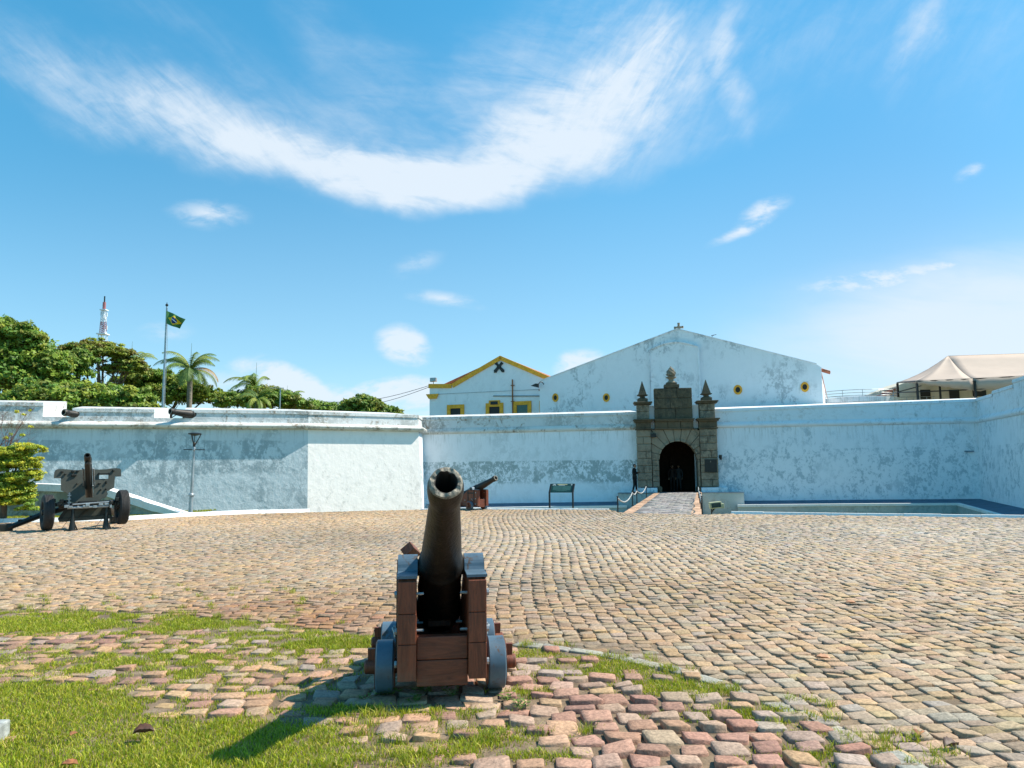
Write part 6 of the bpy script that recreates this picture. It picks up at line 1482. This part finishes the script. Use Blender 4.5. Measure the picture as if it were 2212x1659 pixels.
gd_ = person('person', tuple(gp), R(58), 'guard in dark uniform standing left of the gate, hands raised to the chest', dict(kL=(-.11, -.01, .50), aL=(-.13, .10, .09), kR=(.11, -.03, .50), aR=(.12, -.06, .09), eL=(-.24, .02, 1.13), wL=(-.06, -.21, 1.24), eR=(.24, .0, 1.13), wR=(.06, -.23, 1.25), head=(0, -.02, 1.62), nod=-18), (m_uni, m_skin), 1.03)
mb = MB(); mb.box((0, -.33, 1.30), (.07, .012, .14), Matrix.Rotation(R(-30), 4, 'X'), bev=.004); o = mb.build('phone', m_iron); o.matrix_world = Matrix.Translation(gp) @ Rz(R(58)); tag(o, 'small black phone held by the guard beside the gate', 'phone')
mb = MB(); mb.lathe([(.165, 1.0), (.168, 1.04), (.165, 1.045)], Matrix.Scale(.75, 4, (0, 1, 0)), 20); mb.build('belt', m_iron, gd_)
mb = MB(); mb.lathe([(.155, .80), (.16, .92), (.163, 1.0)], Matrix.Scale(.82, 4, (0, 1, 0)), 20, cap=False); mb.build('jacket_hem', m_uni, gd_)
base_pose = dict(kL=(-.10, -.02, .50), aL=(-.12, .02, .09), kR=(.10, -.02, .50), aR=(.12, .0, .09), eL=(-.25, .03, 1.14), wL=(-.24, -.04, .90), eR=(.25, .03, 1.14), wR=(.23, -.05, .90), head=(0, -.01, 1.62))
m_sh1 = M('grey_shirt', (.05, .055, .06), .8, bump=0); m_sh2 = M('brown_shirt', (.02, .014, .012), .8, bump=0)
p1 = gl(ac+.35, -3.2, .0); person('person', tuple(p1), R(-18), 'visitor in a grey shirt in the dark passage, right of its middle', base_pose, (m_sh1, m_skin))
p2 = gl(ac-.12, -2.7, .0); person('person', tuple(p2), R(-10), 'visitor in dark clothes in the dark passage, near its middle', base_pose, (m_sh2, m_skin))

# ================================================================== near-left bush and bare tree
bp = gnd(16, 1113, 0)
def bush():
    base = plan(16, 25.5); t = empty('feathery_tree', tuple(base), 0, 'small bright yellow green feathery tree at the left edge beside the field gun', 'tree')
    def lb(px, py, rx, ry, dy=0): p = at(px, py, 25.5)-base; k = 25.5/F; return (p.x, p.y+dy, p.z, rx*k, rx*k*.9, ry*k)
    ls = [lb(20, 985, 50, 26), (lb(60, 970, 34, 12)), lb(72, 992, 22, 9), lb(30, 1010, 46, 22), lb(5, 1045, 52, 24), lb(40, 1055, 34, 16), lb(50, 1085, 32, 14), lb(10, 1085, 50, 18), lb(-30, 1000, 50, 40), lb(-40, 1070, 50, 40), lb(62, 1100, 26, 8)]
    ls += [lb(50, 1035, 40, 20), lb(25, 1070, 46, 22), lb(45, 1005, 40, 18)]
    foliage('crown', t, ls, 60000, .085, LITE+GREEN[:2], 40, .8, K=760, spread=.22, asp=2.4)
    mb = MB(); z0 = -.0
    mb.tube([(0, 0, -.1), (.02, 0, .45), (-.05, .05, 1.1), (.1, 0, 1.9)], [.13, .10, .07, .04], 10)
    for l in ls[:8]: mb.tube([(0, .02, .9), ((l[0])*.5, l[1]*.5, (l[2]+.9)/2+.1), (l[0], l[1], l[2])], [.04, .03, .008], 6)
    mb.build('trunk', m_bark, t, smooth=60)
bush()
rb = random.Random(9); bt_ = plan(-40, 27.2); tt = empty('bare_tree', tuple(bt_), 0, 'leafless reddish tree with fine branches reaching in from the left edge', 'tree')
mb = MB(); mbl = []
def grow(p, d, L_, r_, dep):
    pts = [p]; q = p.copy(); dd = d.copy(); n = 4
    for i in range(n):
        dd = (dd+Vector((rb.uniform(-.25, .25), rb.uniform(-.25, .25), rb.uniform(-.08, .22)))).normalized(); q = q+dd*L_/n; pts.append(q.copy())
    mb.tube(pts, [r_*(1-.55*i/n) for i in range(n+1)], 5 if dep > 1 else 7)
    if dep < 5:
        for k in range(rb.choice((2, 3, 3))):
            i = rb.randint(2, n); nd = (dd+Vector((rb.uniform(-.9, 1.0), rb.uniform(-.7, .7), rb.uniform(-.3, .6)))).normalized(); grow(pts[i], nd, L_*rb.uniform(.55, .8), r_*.5, dep+1)
    else: mbl.append(q)
for d in ((.45, 0, 1), (.9, .1, .75), (.2, -.2, 1), (1.0, -.1, .45), (.7, 0, .8)): grow(Vector((0, 0, 1.4)), Vector(d).normalized(), 1.25, .045, 1)
mb.build('branches', m_twig, tt)
mb = MB(); mb.tube([(0, 0, -.1), (.0, 0, .8), (0, 0, 1.5)], [.09, .07, .05], 8); mb.build('trunk', m_twig, tt)
pts = [p for p in mbl if rb.random() < .10]
foliage('leaves', tt, [(p.x, p.y, p.z, .10, .10, .06) for p in pts[:26]], 900, .07, LITE, 50, K=26, spread=.6) if pts else None
